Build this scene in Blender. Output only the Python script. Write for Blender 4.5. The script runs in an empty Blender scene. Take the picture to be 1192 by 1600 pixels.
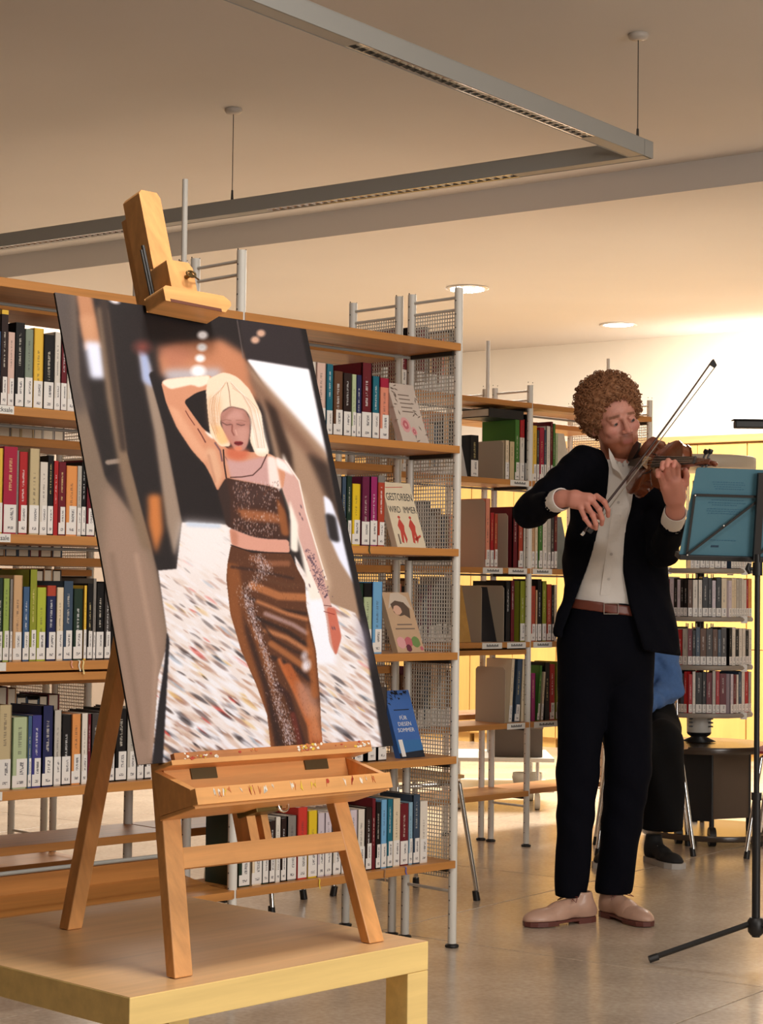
import bpy, bmesh, math, random
import numpy as np
from mathutils import Vector, Matrix
random.seed(7)
rng = np.random.default_rng(7)
SC = bpy.context.scene
COL = SC.collection
R = math.radians

# ------------------------------------------------------------------ camera
F_PX, PITCH, ROLL, CAMH = 2954.8, .0398, .0123, 1.10
_c, _s = math.cos(PITCH), math.sin(PITCH)
FW = Vector((0, _c, _s)); RT0 = Vector((1, 0, 0)); UP0 = Vector((0, -_s, _c))
RT = RT0 * math.cos(ROLL) + UP0 * math.sin(ROLL)
UP = -RT0 * math.sin(ROLL) + UP0 * math.cos(ROLL)
CAM = Vector((0, 0, CAMH))
cd = bpy.data.cameras.new('camera'); cam = bpy.data.objects.new('camera', cd); COL.objects.link(cam)
cd.sensor_fit = 'VERTICAL'; cd.sensor_height = 36; cd.lens = F_PX / 1600 * 36; cd.clip_end = 60; cd.clip_start = .05
m = Matrix((RT, UP, -FW)).transposed().to_4x4(); m.translation = CAM
cam.matrix_world = m
SC.camera = cam

# ------------------------------------------------------------------ light
SC.view_settings.view_transform = 'Standard'
try: SC.view_settings.look = 'None'
except Exception: pass
SC.view_settings.gamma = 1; SC.view_settings.exposure = 0.22
SC.view_settings.use_curve_mapping = False
W = bpy.data.worlds.new('world'); SC.world = W; W.use_nodes = True
bg = W.node_tree.nodes['Background']; bg.inputs[0].default_value = (1.0, .86, .70, 1); bg.inputs[1].default_value = .12

def area(name, loc, target, sx, sy, power, color):
    l = bpy.data.lights.new(name, 'AREA'); l.shape = 'RECTANGLE'; l.size = sx; l.size_y = sy
    l.energy = power; l.color = color
    o = bpy.data.objects.new(name, l); COL.objects.link(o); o.location = loc
    d = Vector(target) - Vector(loc); o.rotation_euler = d.to_track_quat('-Z', 'Y').to_euler()
    return o
# area light added right of the camera as the main side light
area('added_side_light', (4.05, .3, 1.75), (-.2, 4.2, .9), 2.6, 1.7, 130, (1, .94, .88))
# soft fill added under the ceiling, above the frame
area('added_ceiling_fill', (.6, 1.2, 2.9), (-.2, 2.6, 0), 3.0, 1.2, 7, (1, .90, .80))
# ceiling lamp just above and in front of the picture (above the frame)
area('picture_lamp', (.22, 3.0, 2.93), (-.1, 3.3, .6), .42, .42, 27, (1, .94, .87))
area('added_ceiling_fill', (3.2, 5.0, 2.9), (2.6, 5.2, 0), 1.2, 2.4, 14, (1, .88, .78))  # second soft fill, added right of the frame
# lit reading area at the back of the room
area('back_room_lamp', (1.5, 10.6, 2.83), (1.5, 10.8, 0), 2.6, 1.4, 275, (1, .94, .85))
area('back_room_lamp', (-1.3, 11.8, 2.83), (-1.3, 11.8, 0), 2.4, 1.2, 100, (1, .94, .85))
area('cabinet_top_lamp', (2.62, 12.36, 2.20), (2.8, 12.75, 2.62), 1.2, .12, 13, (1, .96, .86))

# ------------------------------------------------------------------ geometry helpers
def ray(px, py): return FW + RT * ((px - 596) / F_PX) - UP * ((py - 800) / F_PX)
def hit(px, py, p0, n):
    r = ray(px, py); n = Vector(n); return CAM + r * ((Vector(p0) - CAM).dot(n) / r.dot(n))
def onz(px, py, z=0): return hit(px, py, (0, 0, z), (0, 0, 1))
def ony(px, py, y): return hit(px, py, (0, y, 0), (0, 1, 0))

MW = {}
def mw(o):
    return MW[o.name] if o is not None else Matrix.Identity(4)
def tag(o, label=None, cat=None, group=None, kind=None):
    if label: o['label'] = label
    if cat: o['category'] = cat
    if group: o['group'] = group
    if kind: o['kind'] = kind
    return o
def thing(name, label, cat, loc=(0, 0, 0), rotz=0, group=None):
    o = bpy.data.objects.new(name, None); COL.objects.link(o); o.empty_display_size = .05
    o.location = loc; o.rotation_euler = (0, 0, rotz)
    MW[o.name] = Matrix.Translation(Vector(loc)) @ Matrix.Rotation(rotz, 4, 'Z')
    return tag(o, label, cat, group)
class MB:
    """collects shapes, builds ONE mesh object"""
    def __init__(s): s.v = []; s.f = []; s.m = []; s.sm = []
    def add(s, vs, fs, mi=0, smooth=False):
        b = len(s.v); s.v += [tuple(x) for x in vs]; s.f += [tuple(b + i for i in f) for f in fs]
        s.m += [mi] * len(fs); s.sm += [smooth] * len(fs)
    def hexa(s, p, mi=0):
        s.add(p, [(0, 3, 2, 1), (4, 5, 6, 7), (0, 1, 5, 4), (1, 2, 6, 5), (2, 3, 7, 6), (3, 0, 4, 7)], mi)
    def box(s, a, b, mi=0, fr=None):
        x0, y0, z0 = a; x1, y1, z1 = b
        p = [(x0, y0, z0), (x1, y0, z0), (x1, y1, z0), (x0, y1, z0), (x0, y0, z1), (x1, y0, z1), (x1, y1, z1), (x0, y1, z1)]
        if fr: p = [fr(*q) for q in p]
        s.hexa(p, mi)
    def tube(s, pts, r, n=8, mi=0, caps=True, smooth=True):
        pts = [Vector(p) for p in pts]; rs = r if isinstance(r, (list, tuple)) else [r] * len(pts)
        up = Vector((0, 0, 1)); rings = []; prev = None
        for i, p in enumerate(pts):
            d = (pts[min(i + 1, len(pts) - 1)] - pts[max(i - 1, 0)]).normalized()
            if prev is None:
                a = d.cross(up)
                if a.length < .05: a = d.cross(Vector((1, 0, 0)))
                a.normalize()
            else:
                a = prev - d * prev.dot(d)
                if a.length < 1e-4: a = d.cross(up)
                a.normalize()
            prev = a; b = d.cross(a)
            rings.append([p + (a * math.cos(2 * math.pi * k / n) + b * math.sin(2 * math.pi * k / n)) * rs[i] for k in range(n)])
        vs = [q for rg in rings for q in rg]; fs = []
        for i in range(len(pts) - 1):
            for k in range(n):
                fs.append((i * n + k, i * n + (k + 1) % n, (i + 1) * n + (k + 1) % n, (i + 1) * n + k))
        s.add(vs, fs, mi, smooth)
        if caps:
            s.add(rings[0], [tuple(range(n - 1, -1, -1))], mi); s.add(rings[-1], [tuple(range(n))], mi)
    def lathe(s, prof, c=(0, 0, 0), n=24, mi=0, smooth=True, fr=None):
        vs = []
        for r_, z in prof:
            for k in range(n):
                a = 2 * math.pi * k / n; q = (r_ * math.cos(a), r_ * math.sin(a), z)
                q = fr(*q) if fr else (q[0] + c[0], q[1] + c[1], q[2] + c[2]); vs.append(q)
        fs = []
        for i in range(len(prof) - 1):
            for k in range(n): fs.append((i * n + k, i * n + (k + 1) % n, (i + 1) * n + (k + 1) % n, (i + 1) * n + k))
        s.add(vs, fs, mi, smooth)
        s.add(vs[:n], [tuple(range(n - 1, -1, -1))], mi); s.add(vs[-n:], [tuple(range(n))], mi)
    def prism(s, poly, c0, c1, fr, mi=0, smooth=False):
        """poly of (a,b); fr(a,b,c)"""
        n = len(poly); vs = [fr(a, b, c0) for a, b in poly] + [fr(a, b, c1) for a, b in poly]
        s.add(vs, [tuple(range(n - 1, -1, -1)), tuple(range(n, 2 * n))], mi)
        s.add(vs, [(i, (i + 1) % n, n + (i + 1) % n, n + i) for i in range(n)], mi, smooth)
    def build(s, name, mats, parent=None, local=False, bevel=0, label=None):
        me = bpy.data.meshes.new(name)
        v = np.array(s.v, dtype=float).reshape(-1, 3)
        if parent is not None and not local:
            M = np.array(mw(parent).inverted()); v = v @ M[:3, :3].T + M[:3, 3]
        me.from_pydata(v.tolist(), [], s.f)
        for mt in (mats if isinstance(mats, (list, tuple)) else [mats]): me.materials.append(mt)
        me.polygons.foreach_set('material_index', s.m); me.polygons.foreach_set('use_smooth', s.sm)
        if not s.nofix:
            bm = bmesh.new(); bm.from_mesh(me); bmesh.ops.recalc_face_normals(bm, faces=bm.faces); bm.to_mesh(me); bm.free()
        me.update()
        o = bpy.data.objects.new(name, me); COL.objects.link(o)
        if parent is not None: o.parent = parent; MW[o.name] = mw(parent)
        else: MW[o.name] = Matrix.Identity(4)
        if bevel:
            b = o.modifiers.new('bevel', 'BEVEL'); b.width = bevel; b.segments = 2; b.limit_method = 'ANGLE'; b.angle_limit = R(50)
        if label: o['label'] = label
        return o
    nofix = False
def share(src, parent, loc=(0, 0, 0), rot=(0, 0, 0), scale=(1, 1, 1), name=None):
    o = bpy.data.objects.new(name or src.name.split('.')[0], src.data if hasattr(src, 'data') else src)
    COL.objects.link(o); o.parent = parent; o.location = loc; o.rotation_euler = rot; o.scale = scale
    return o

# ------------------------------------------------------------------ materials
def mat(name, color, rough=.5, metal=0, spec=.5, noise=0, nscale=20, bump=0, bscale=60, coat=0, emit=None, alpha=None):
    m_ = bpy.data.materials.new(name); m_.use_nodes = True; nt = m_.node_tree; b = nt.nodes['Principled BSDF']
    c = tuple(color) + (1,)
    b.inputs['Base Color'].default_value = c; b.inputs['Roughness'].default_value = rough
    b.inputs['Metallic'].default_value = metal; b.inputs['Specular IOR Level'].default_value = spec
    if coat: b.inputs['Coat Weight'].default_value = coat
    if emit: b.inputs['Emission Color'].default_value = tuple(emit[0]) + (1,); b.inputs['Emission Strength'].default_value = emit[1]
    tc = nt.nodes.new('ShaderNodeTexCoord')
    if noise:
        n = nt.nodes.new('ShaderNodeTexNoise'); n.inputs['Scale'].default_value = nscale; n.inputs['Detail'].default_value = 4
        nt.links.new(tc.outputs['Object'], n.inputs['Vector'])
        mx = nt.nodes.new('ShaderNodeMix'); mx.data_type = 'RGBA'; mx.inputs['A'].default_value = tuple(x * (1 - noise) for x in color) + (1,)
        mx.inputs['B'].default_value = tuple(min(1, x * (1 + noise)) for x in color) + (1,)
        nt.links.new(n.outputs['Fac'], mx.inputs['Factor']); nt.links.new(mx.outputs['Result'], b.inputs['Base Color'])
    if bump:
        n = nt.nodes.new('ShaderNodeTexNoise'); n.inputs['Scale'].default_value = bscale; n.inputs['Detail'].default_value = 5
        nt.links.new(tc.outputs['Object'], n.inputs['Vector'])
        bp = nt.nodes.new('ShaderNodeBump'); bp.inputs['Strength'].default_value = bump; bp.inputs['Distance'].default_value = .004
        nt.links.new(n.outputs['Fac'], bp.inputs['Height']); nt.links.new(bp.outputs['Normal'], b.inputs['Normal'])
    return m_
def s2l(r, g, b): return tuple(((x / 255 + .055) / 1.055) ** 2.4 if x > 10 else x / 255 / 12.92 for x in (r, g, b))
def wood(name, color, rot=(0, 0, 0), rough=.42, dark=.62, wear=0, coat=0, stretch=1.6, sc=38):
    m_ = bpy.data.materials.new(name); m_.use_nodes = True; nt = m_.node_tree; b = nt.nodes['Principled BSDF']
    L = nt.links.new
    tc = nt.nodes.new('ShaderNodeTexCoord'); mp = nt.nodes.new('ShaderNodeMapping'); mp.vector_type = 'TEXTURE'
    mp.inputs['Rotation'].default_value = rot; mp2 = nt.nodes.new('ShaderNodeMapping'); mp2.inputs['Scale'].default_value = (stretch, sc, sc)
    L(tc.outputs['Object'], mp.inputs['Vector']); L(mp.outputs['Vector'], mp2.inputs['Vector'])
    n = nt.nodes.new('ShaderNodeTexNoise'); n.inputs['Scale'].default_value = 1; n.inputs['Detail'].default_value = 6; n.inputs['Roughness'].default_value = .62
    L(mp2.outputs['Vector'], n.inputs['Vector'])
    r = nt.nodes.new('ShaderNodeValToRGB'); r.color_ramp.elements[0].position = .3; r.color_ramp.elements[1].position = .72
    r.color_ramp.elements[0].color = tuple(x * dark for x in color) + (1,); r.color_ramp.elements[1].color = tuple(min(1, x * 1.12) for x in color) + (1,)
    L(n.outputs['Fac'], r.inputs['Fac']); out = r.outputs['Color']
    if wear:
        n2 = nt.nodes.new('ShaderNodeTexNoise'); n2.inputs['Scale'].default_value = 9; n2.inputs['Detail'].default_value = 6
        L(tc.outputs['Object'], n2.inputs['Vector'])
        rr = nt.nodes.new('ShaderNodeValToRGB'); rr.color_ramp.elements[0].position = .55; rr.color_ramp.elements[1].position = .75
        rr.color_ramp.elements[0].color = (0, 0, 0, 1); rr.color_ramp.elements[1].color = (wear, wear, wear, 1)
        L(n2.outputs['Fac'], rr.inputs['Fac'])
        mx = nt.nodes.new('ShaderNodeMix'); mx.data_type = 'RGBA'; L(rr.outputs['Color'], mx.inputs['Factor']); L(out, mx.inputs['A'])
        mx.inputs['B'].default_value = tuple(x * .45 for x in color) + (1,); out = mx.outputs['Result']
    L(out, b.inputs['Base Color']); b.inputs['Roughness'].default_value = rough
    if coat: b.inputs['Coat Weight'].default_value = coat; b.inputs['Coat Roughness'].default_value = .25
    bp = nt.nodes.new('ShaderNodeBump'); bp.inputs['Strength'].default_value = .08; bp.inputs['Distance'].default_value = .002
    L(n.outputs['Fac'], bp.inputs['Height']); L(bp.outputs['Normal'], b.inputs['Normal'])
    return m_

YAW = .77558                       # direction of the shelving
BOOKROT = YAW + math.pi            # local x = along the shelf to the left, local -y = away
UD = Vector((-math.cos(YAW), -math.sin(YAW), 0)); VD = Vector((-math.sin(YAW), math.cos(YAW), 0))
BA = 2.5051                        # building axis (fixture, soffit, back wall)
BD = Vector((math.cos(BA), math.sin(BA), 0)); BN = Vector((BD.y, -BD.x, 0))   # BN points away from the camera
if BN.y < 0: BN = -BN

M_ceil = mat('ceiling_paint', (.62, .59, .56), .9, noise=.05, nscale=1.2)
M_wall = mat('wall_paint', (.80, .74, .64), .9, noise=.03, nscale=2)
M_wall2 = mat('wall_paint_brown', (.30, .24, .19), .9, noise=.03, nscale=2)
M_steel = mat('grey_painted_steel', (.34, .34, .32), .45)
M_chrome = mat('chrome', (.75, .74, .72), .18, metal=1)
M_dark = mat('dark_metal', (.03, .028, .026), .45)
M_black = mat('black_plastic', (.012, .012, .013), .45)
M_white = mat('white_enamel', (.74, .72, .66), .38, noise=.04, nscale=14)
M_hole = mat('punched_hole', (.05, .045, .04), .8)
M_shelf = wood('shelf_beech', s2l(196, 134, 70), (0, 0, 0), .4, dark=.78)
M_table = wood('table_birch_top', s2l(222, 178, 126), (0, 0, .816), .38, dark=.86, sc=30)
M_tabedge = wood('table_birch_edge', s2l(244, 212, 138), (0, 0, .816), .4, dark=.9, sc=30)
M_easel = wood('easel_beech', s2l(228, 166, 102), (0, 1.2, .8), .42, dark=.76, wear=.3)
M_easel2 = wood('easel_beech_across', s2l(232, 170, 104), (0, 0, .8), .42, dark=.75, wear=.3)

def floor_material():
    m_ = bpy.data.materials.new('polished_stone'); m_.use_nodes = True; nt = m_.node_tree; b = nt.nodes['Principled BSDF']; L = nt.links.new
    tc = nt.nodes.new('ShaderNodeTexCoord')
    n = nt.nodes.new('ShaderNodeTexNoise'); n.inputs['Scale'].default_value = 2.2; n.inputs['Detail'].default_value = 8; n.inputs['Roughness'].default_value = .65
    L(tc.outputs['Object'], n.inputs['Vector'])
    r = nt.nodes.new('ShaderNodeValToRGB'); e = r.color_ramp.elements
    e[0].position = .3; e[0].color = (.44, .35, .265, 1); e[1].position = .7; e[1].color = (.64, .53, .41, 1)
    L(n.outputs['Fac'], r.inputs['Fac'])
    n2 = nt.nodes.new('ShaderNodeTexNoise'); n2.inputs['Scale'].default_value = 60; n2.inputs['Detail'].default_value = 3; L(tc.outputs['Object'], n2.inputs['Vector'])
    mx = nt.nodes.new('ShaderNodeMix'); mx.data_type = 'RGBA'; mx.blend_type = 'OVERLAY'; mx.inputs['Factor'].default_value = .35
    L(r.outputs['Color'], mx.inputs['A']); L(n2.outputs['Fac'], mx.inputs['B']); L(mx.outputs['Result'], b.inputs['Base Color'])
    mr = nt.nodes.new('ShaderNodeMapRange'); mr.inputs['To Min'].default_value = .16; mr.inputs['To Max'].default_value = .30
    L(n.outputs['Fac'], mr.inputs['Value']); L(mr.outputs['Result'], b.inputs['Roughness'])
    b.inputs['Specular IOR Level'].default_value = .6
    return m_
M_floor = floor_material()
M_joint = mat('floor_joint', (.07, .055, .04), .8)

# ------------------------------------------------------------------ room shell (building grid: s along BD, q along BN)
P0 = Vector((0, 0, 0))
def G(s_, q_, z_): return tuple(BD * s_ + BN * q_ + Vector((0, 0, z_)))
def gq(p): return Vector(p).dot(BN)
def gs(p): return Vector(p).dot(BD)
QSTEP = gq(onz(600, 318, 3.0)); QWALL = gq(onz(960, 532.5, 2.87)); ZC, ZL = 3.0, 2.87
SL, SR, QB = 9.0, -6.2, -4.5
def struct(o): o['kind'] = 'structure'; return o
b = MB(); b.box((SR, QB, -.12), (SL, QWALL, -.012), fr=G); FLOOR = struct(b.build('floor', M_joint))
s0, q0 = gs(onz(640, 1461.5)), gq(onz(640, 1461.5)); T = 1.35
k = 0
for i in range(-5, 5):
    for j in range(-4, 7):
        a0, a1 = s0 + .12 + i * T + .0025, s0 + .12 + (i + 1) * T - .0025; c0, c1 = q0 + j * T + .0025, q0 + (j + 1) * T - .0025
        a0 = max(a0, SR); a1 = min(a1, SL); c0 = max(c0, QB); c1 = min(c1, QWALL)
        if a1 - a0 < .1 or c1 - c0 < .1: continue
        b = MB(); b.box((a0, c0, -.014), (a1, c1, 0), fr=G); b.build('floor_slab', M_floor, FLOOR, bevel=.0015)
b = MB(); b.box((SR, QB, ZC), (SL, QSTEP, ZC + .1), fr=G); struct(b.build('ceiling', M_ceil))
b = MB(); b.box((SR, QSTEP, ZL), (SL, QWALL + .1, ZC + .1), fr=G); struct(b.build('ceiling_lowered', M_ceil))
b = MB(); b.box((SR, QWALL, 0), (SL, QWALL + .12, ZL), fr=G); struct(b.build('wall_back', M_wall))
b = MB(); b.box((SL, QB, 0), (SL + .12, QWALL, ZC), fr=G); struct(b.build('wall_left', M_wall2))
b = MB(); b.box((SR, QB - .12, 0), (SL, QB, ZC), fr=G); struct(b.build('wall_front', M_wall2))
# unseen right wall; its opening is made up to suit the added side light
wq0, wq1 = -3.6, 1.6
b = MB()
for q_a, q_b, za, zb in ((QB, wq0, 0, ZC), (wq1, QWALL, 0, ZC), (wq0, wq1, 0, .6), (wq0, wq1, 2.7, ZC)): b.box((SR - .12, q_a, za), (SR, q_b, zb), fr=G)
struct(b.build('wall_right', M_wall2))

# ------------------------------------------------------------------ suspended light fitting
can1 = onz(983, 46, ZC); can2 = onz(333, 160, ZC)
ZF0, ZF1 = 2.57, 2.628
corner = ony(1007, 243, can1.y)
fx = thing('pendant_light', 'grey suspended linear light fitting with louvres, bent at a right angle above the bookcases', 'ceiling light', (corner.x, corner.y, ZF0))
cs, cq = gs(corner), gq(corner)
WF = .062
def arm(s_a, s_b, q_a, q_b, name, along):
    """hollow channel: two side walls and a top, open below where louvres sit"""
    b = MB(); t_ = .003
    b.box((s_a, q_a, ZF1 - t_), (s_b, q_b, ZF1), fr=G)
    if along == 's':
        b.box((s_a, q_a, ZF0), (s_b, q_a + t_, ZF1 - t_), fr=G); b.box((s_a, q_b - t_, ZF0), (s_b, q_b, ZF1 - t_), fr=G)
        b.box((s_a, q_a, ZF0), (s_a + t_, q_b, ZF1), fr=G); b.box((s_b - t_, q_a, ZF0), (s_b, q_b, ZF1), fr=G)
    else:
        b.box((s_a, q_a, ZF0), (s_a + t_, q_b, ZF1 - t_), fr=G); b.box((s_b - t_, q_a, ZF0), (s_b, q_b, ZF1 - t_), fr=G)
        b.box((s_a, q_a, ZF0), (s_b, q_a + t_, ZF1), fr=G); b.box((s_a, q_b - t_, ZF0), (s_b, q_b, ZF1), fr=G)
    return b.build(name, M_steel, fx, bevel=.001)
arm(cs, cs + 3.6, cq, cq + WF, 'channel', 's')
arm(cs, cs + WF, cq - 3.2, cq - .0005, 'channel', 'q')
M_louvre = mat('louvre_aluminium', (.82, .82, .80), .12, metal=1)
def louvre(s_a, s_b, q_a, q_b, along):
    b = MB(); n = int((max(s_b - s_a, q_b - q_a)) / .035)
    for i in range(n + 1):
        if along == 's':
            x = s_a + (s_b - s_a) * i / n
            b.hexa([G(x - .006, q_a, ZF0 + .03), G(x + .006, q_a, ZF0 + .03), G(x + .006, q_b, ZF0 + .03), G(x - .006, q_b, ZF0 + .03),
                    G(x - .001, q_a, ZF0 + .002), G(x + .001, q_a, ZF0 + .002), G(x + .001, q_b, ZF0 + .002), G(x - .001, q_b, ZF0 + .002)])
        else:
            x = q_a + (q_b - q_a) * i / n
            b.hexa([G(s_a, x - .006, ZF0 + .03), G(s_a, x + .006, ZF0 + .03), G(s_b, x + .006, ZF0 + .03), G(s_b, x - .006, ZF0 + .03),
                    G(s_a, x - .001, ZF0 + .002), G(s_a, x + .001, ZF0 + .002), G(s_b, x + .001, ZF0 + .002), G(s_b, x - .001, ZF0 + .002)])
    # curved side reflectors
    if along == 's':
        for qa, sg in ((q_a, 1), (q_b, -1)): b.hexa([G(s_a, qa, ZF0 + .001), G(s_b, qa, ZF0 + .001), G(s_b, qa + sg * .004, ZF0 + .001), G(s_a, qa + sg * .004, ZF0 + .001), G(s_a, qa, ZF0 + .04), G(s_b, qa, ZF0 + .04), G(s_b, qa + sg * .015, ZF0 + .04), G(s_a, qa + sg * .015, ZF0 + .04)])
    else:
        for sa, sg in ((s_a, 1), (s_b, -1)): b.hexa([G(sa, q_a, ZF0 + .001), G(sa, q_b, ZF0 + .001), G(sa + sg * .004, q_b, ZF0 + .001), G(sa + sg * .004, q_a, ZF0 + .001), G(sa, q_a, ZF0 + .04), G(sa, q_b, ZF0 + .04), G(sa + sg * .015, q_b, ZF0 + .04), G(sa + sg * .015, q_a, ZF0 + .04)])
    return b.build('louvre', M_louvre, fx)
I_ = .006
def cover(s_a, s_b, q_a, q_b):
    b = MB(); b.box((s_a, q_a, ZF0 + .001), (s_b, q_b, ZF0 + .004), fr=G); b.build('cover_plate', M_steel, fx)
# arm 1 (away to the left): louvres with blank plates between, as seen
s_at = lambda px, py: gs(onz(px, py, ZF0)) - cs
l1 = s_at(797, 272); l2 = s_at(405, 325); l3 = s_at(222, 350)
cover(cs + .01, cs + l1, cq + I_, cq + WF - I_); louvre(cs + l1, cs + l2, cq + I_, cq + WF - I_, 's')
cover(cs + l2, cs + l3, cq + I_, cq + WF - I_); louvre(cs + l3, cs + 3.55, cq + I_, cq + WF - I_, 's')
q_at = lambda px, py: gq(onz(px, py, ZF0)) - cq
r1 = q_at(918, 215); r2 = q_at(545, 72)
cover(cs + I_, cs + WF - I_, cq + r1, cq - .004); louvre(cs + I_, cs + WF - I_, cq + r2, cq + r1, 'q'); cover(cs + I_, cs + WF - I_, cq - 3.15, cq + r2)
for cn, offs in ((can1, (cs + .03, None)), (can2, (None, None))):
    s_ = max(gs(cn), cs + .03); q_ = cq + WF / 2
    b = MB(); p = G(s_, q_, 0); b.tube([(p[0], p[1], ZF1 + .04), (p[0], p[1], ZC)], .0018, 6); b.build('cable', M_dark, fx)
    b = MB(); b.tube([(p[0], p[1], ZF1), (p[0], p[1], ZF1 + .045)], [.006, .004], 8); b.build('cable_clamp', M_dark, fx)
    b = MB(); b.lathe([(.034, ZC), (.036, ZC - .006), (.03, ZC - .018), (.012, ZC - .022)], (p[0], p[1], 0), 20); b.build('ceiling_rose', mat('rose', (.5, .45, .4), .5), fx)

# recessed downlights
M_lampglow = mat('lamp_glass', (1, 1, 1), .3, emit=((1, .93, .8), 9)); M_trim = mat('downlight_ring', (.75, .72, .68), .3, metal=.6)
for (px, py, lab, lit) in ((730, 449.5, 'round recessed downlight above the end of the near bookcase', 1), (966, 507, 'round recessed downlight above the curly-haired man', 1)):
    c = onz(px, py, ZL); t_ = thing('downlight', lab, 'ceiling light', (c.x, c.y, ZL), 0, 'recessed downlights')
    b = MB(); b.lathe([(.125, ZL - .001), (.127, ZL - .008), (.105, ZL - .008), (.1, ZL - .001)], (c.x, c.y, 0), 32); b.build('trim_ring', M_trim, t_)
    b = MB(); b.lathe([(.1, ZL - .002), (.1, ZL - .004), (.09, ZL - .006)], (c.x, c.y, 0), 32); b.build('lamp_glass', M_lampglow, t_)
    if px == 730:
        b = MB()
        for i in range(-4, 5):
            h_ = math.sqrt(max(0, .098 ** 2 - (i * .022) ** 2)); b.box((c.x + i * .022 - .0015, c.y - h_, ZL - .02), (c.x + i * .022 + .0015, c.y + h_, ZL - .006)); b.box((c.x - h_, c.y + i * .022 - .0015, ZL - .02), (c.x + h_, c.y + i * .022 + .0015, ZL - .006))
        b.build('louvre_grid', M_louvre, t_)

# ------------------------------------------------------------------ bookcases
def shelf_unit(name, label, O, H, zs, bays, rear_zs, rails, mesh_lo, deep=.205, tray_bay=None, double_after=None, rod=None):
    """bays: list of (u0,u1,[shelf indices]); posts at every bay edge; v=0 front, .204/.262 pair, .476 rear"""
    r_ = thing(name, label, 'bookcase', (O.x, O.y, 0), BOOKROT)
    V = (0.0, .204, .262, .476)
    us = sorted({u for b_ in bays for u in b_[:2]})
    for u in us:
        for v in V:
            b = MB(); b.tube([(u, -v, .012), (u, -v, H)], .0135, 14)
            for k in range(int(H / .042)):     # punched holes along the posts
                z = .06 + k * .042
                b.tube([(u + .0128, -v, z), (u + .0142, -v, z)], .0022, 6, mi=1, smooth=False); b.tube([(u - .0142, -v + .002, z), (u - .0128, -v + .002, z)], .0022, 6, mi=1, smooth=False)
            b.build('post', [M_white, M_hole], r_, local=True)
            b = MB(); b.lathe([(.02, 0), (.022, .004), (.02, .009), (.007, .012), (.006, .03)], (u, -v, 0), 16); b.build('foot', M_black, r_, local=True)
        for va, vb in ((0, .204), (.262, .476)):
            for z in rails: b = MB(); b.tube([(u, -va - .012, z), (u, -vb + .012, z)], .0048, 8); b.build('cross_rail', M_white, r_, local=True)
            b = MB(); b.tube([(u, -va - .012, .17), (u, -vb + .012, .17)], .005, 8); b.build('cross_rail', M_white, r_, local=True)
        if u == us[0]:
            for va, vb in ((.016, .188), (.278, .46)):
                b = MB(); z0, z1 = mesh_lo, rails[-1]; nz = int((z1 - z0) / .0118); nv = int((vb - va) / .0105)
                for i in range(nz + 1): z = z0 + (z1 - z0) * i / nz; b.box((u - .0012, -vb, z - .0016), (u + .0012, -va, z + .0016))
                for i in range(nv + 1): v = va + (vb - va) * i / nv; b.box((u - .0016, -v - .0013, z0), (u + .0008, -v + .0013, z1))
                o = b.build('mesh_panel', M_white, r_, local=True); o['kind'] = 'stuff'
    for bi, (u0, u1, idx) in enumerate(bays):
        for i in idx:
            z = zs[i]; b = MB(); b.box((u0 + .004, -deep, z - .023), (u1 - .004, .016, z)); b.build('shelf_board', M_shelf, r_, local=True, bevel=.0015)
            for ue in (u0 + .012, u1 - .012):
                b = MB(); b.box((ue - .006, -.19, z - .036), (ue + .006, -.008, z - .0235)); b.build('shelf_bracket', M_dark, r_, local=True)
            b = MB(); b.tube([(u0 + .02, -deep + .01, z - .03), (u1 - .02, -deep + .01, z - .03)], .005, 6); b.build('shelf_rod', M_steel, r_, local=True)
        for z in rear_zs:
            b = MB(); b.box((u0 + .004, -.49, z - .023), (u1 - .004, -.272, z)); b.build('shelf_board', M_shelf, r_, local=True, bevel=.0015)
        if double_after is not None and bi in double_after[1]:
            z = double_after[0]; b = MB(); b.box((u0 + .02, -deep, z - .021), (u1 - .02, .010, z)); b.build('shelf_board', M_shelf, r_, local=True, bevel=.0015)
        if bi == tray_bay:
            z = zs[-1]
            b = MB(); b.box((u0 + .02, .016, z - .022), (u1 - .02, .028, z)); b.build('front_lip', M_shelf, r_, local=True, bevel=.001)
            b = MB(); b.hexa([(u0 + .02, -.2, z + .01), (u1 - .02, -.2, z + .01), (u1 - .02, .015, z - .02), (u0 + .02, .015, z - .02),
                              (u0 + .02, -.2, z + .022), (u1 - .02, -.2, z + .022), (u1 - .02, .015, z - .008), (u0 + .02, .015, z - .008)]); b.build('display_board', M_shelf, r_, local=True)
            b = MB(); b.box((u0 + .02, -.215, z - .02), (u1 - .02, -.2, z + .07)); b.build('back_board', M_shelf, r_, local=True, bevel=.001)
            b = MB(); b.tube([(u0 + .013, 0, .38), (u1 - .013, 0, .38)], .0055, 8); b.build('brace_rod', M_steel, r_, local=True)
    for rd in rod or ():
        b = MB(); b.tube([(rd[0], -rd[1], 1.7), (rd[0], -rd[1], rd[2])], .0085, 10); b.build('vertical_rod', M_white, r_, local=True)
    return r_
O1 = Vector((.2321, 5.8468, 0)); H1 = 2.032; Z1 = [1.858 - i * .3184 for i in range(6)]
O2 = onz(821.8, 1322.5); H2 = 1.98; Z2 = [1.902, 1.565, 1.189, .874, .531, .238]
WB = .882
CASE1 = shelf_unit('bookcase', 'tall double-sided bookcase with white tube posts and beech shelves behind the easel', O1, H1, Z1,
                   [(0, WB, [0, 1, 2, 3, 4, 5]), (WB, 2 * WB, [0, 1, 2, 3, 4, 5])], [1.85, 1.49, 1.17, .85, .55, .40], (2.003, 1.965), .21,
                   tray_bay=1, double_after=(.874, (1,)), rod=[(WB + .02, .232, 2.262)])
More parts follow.
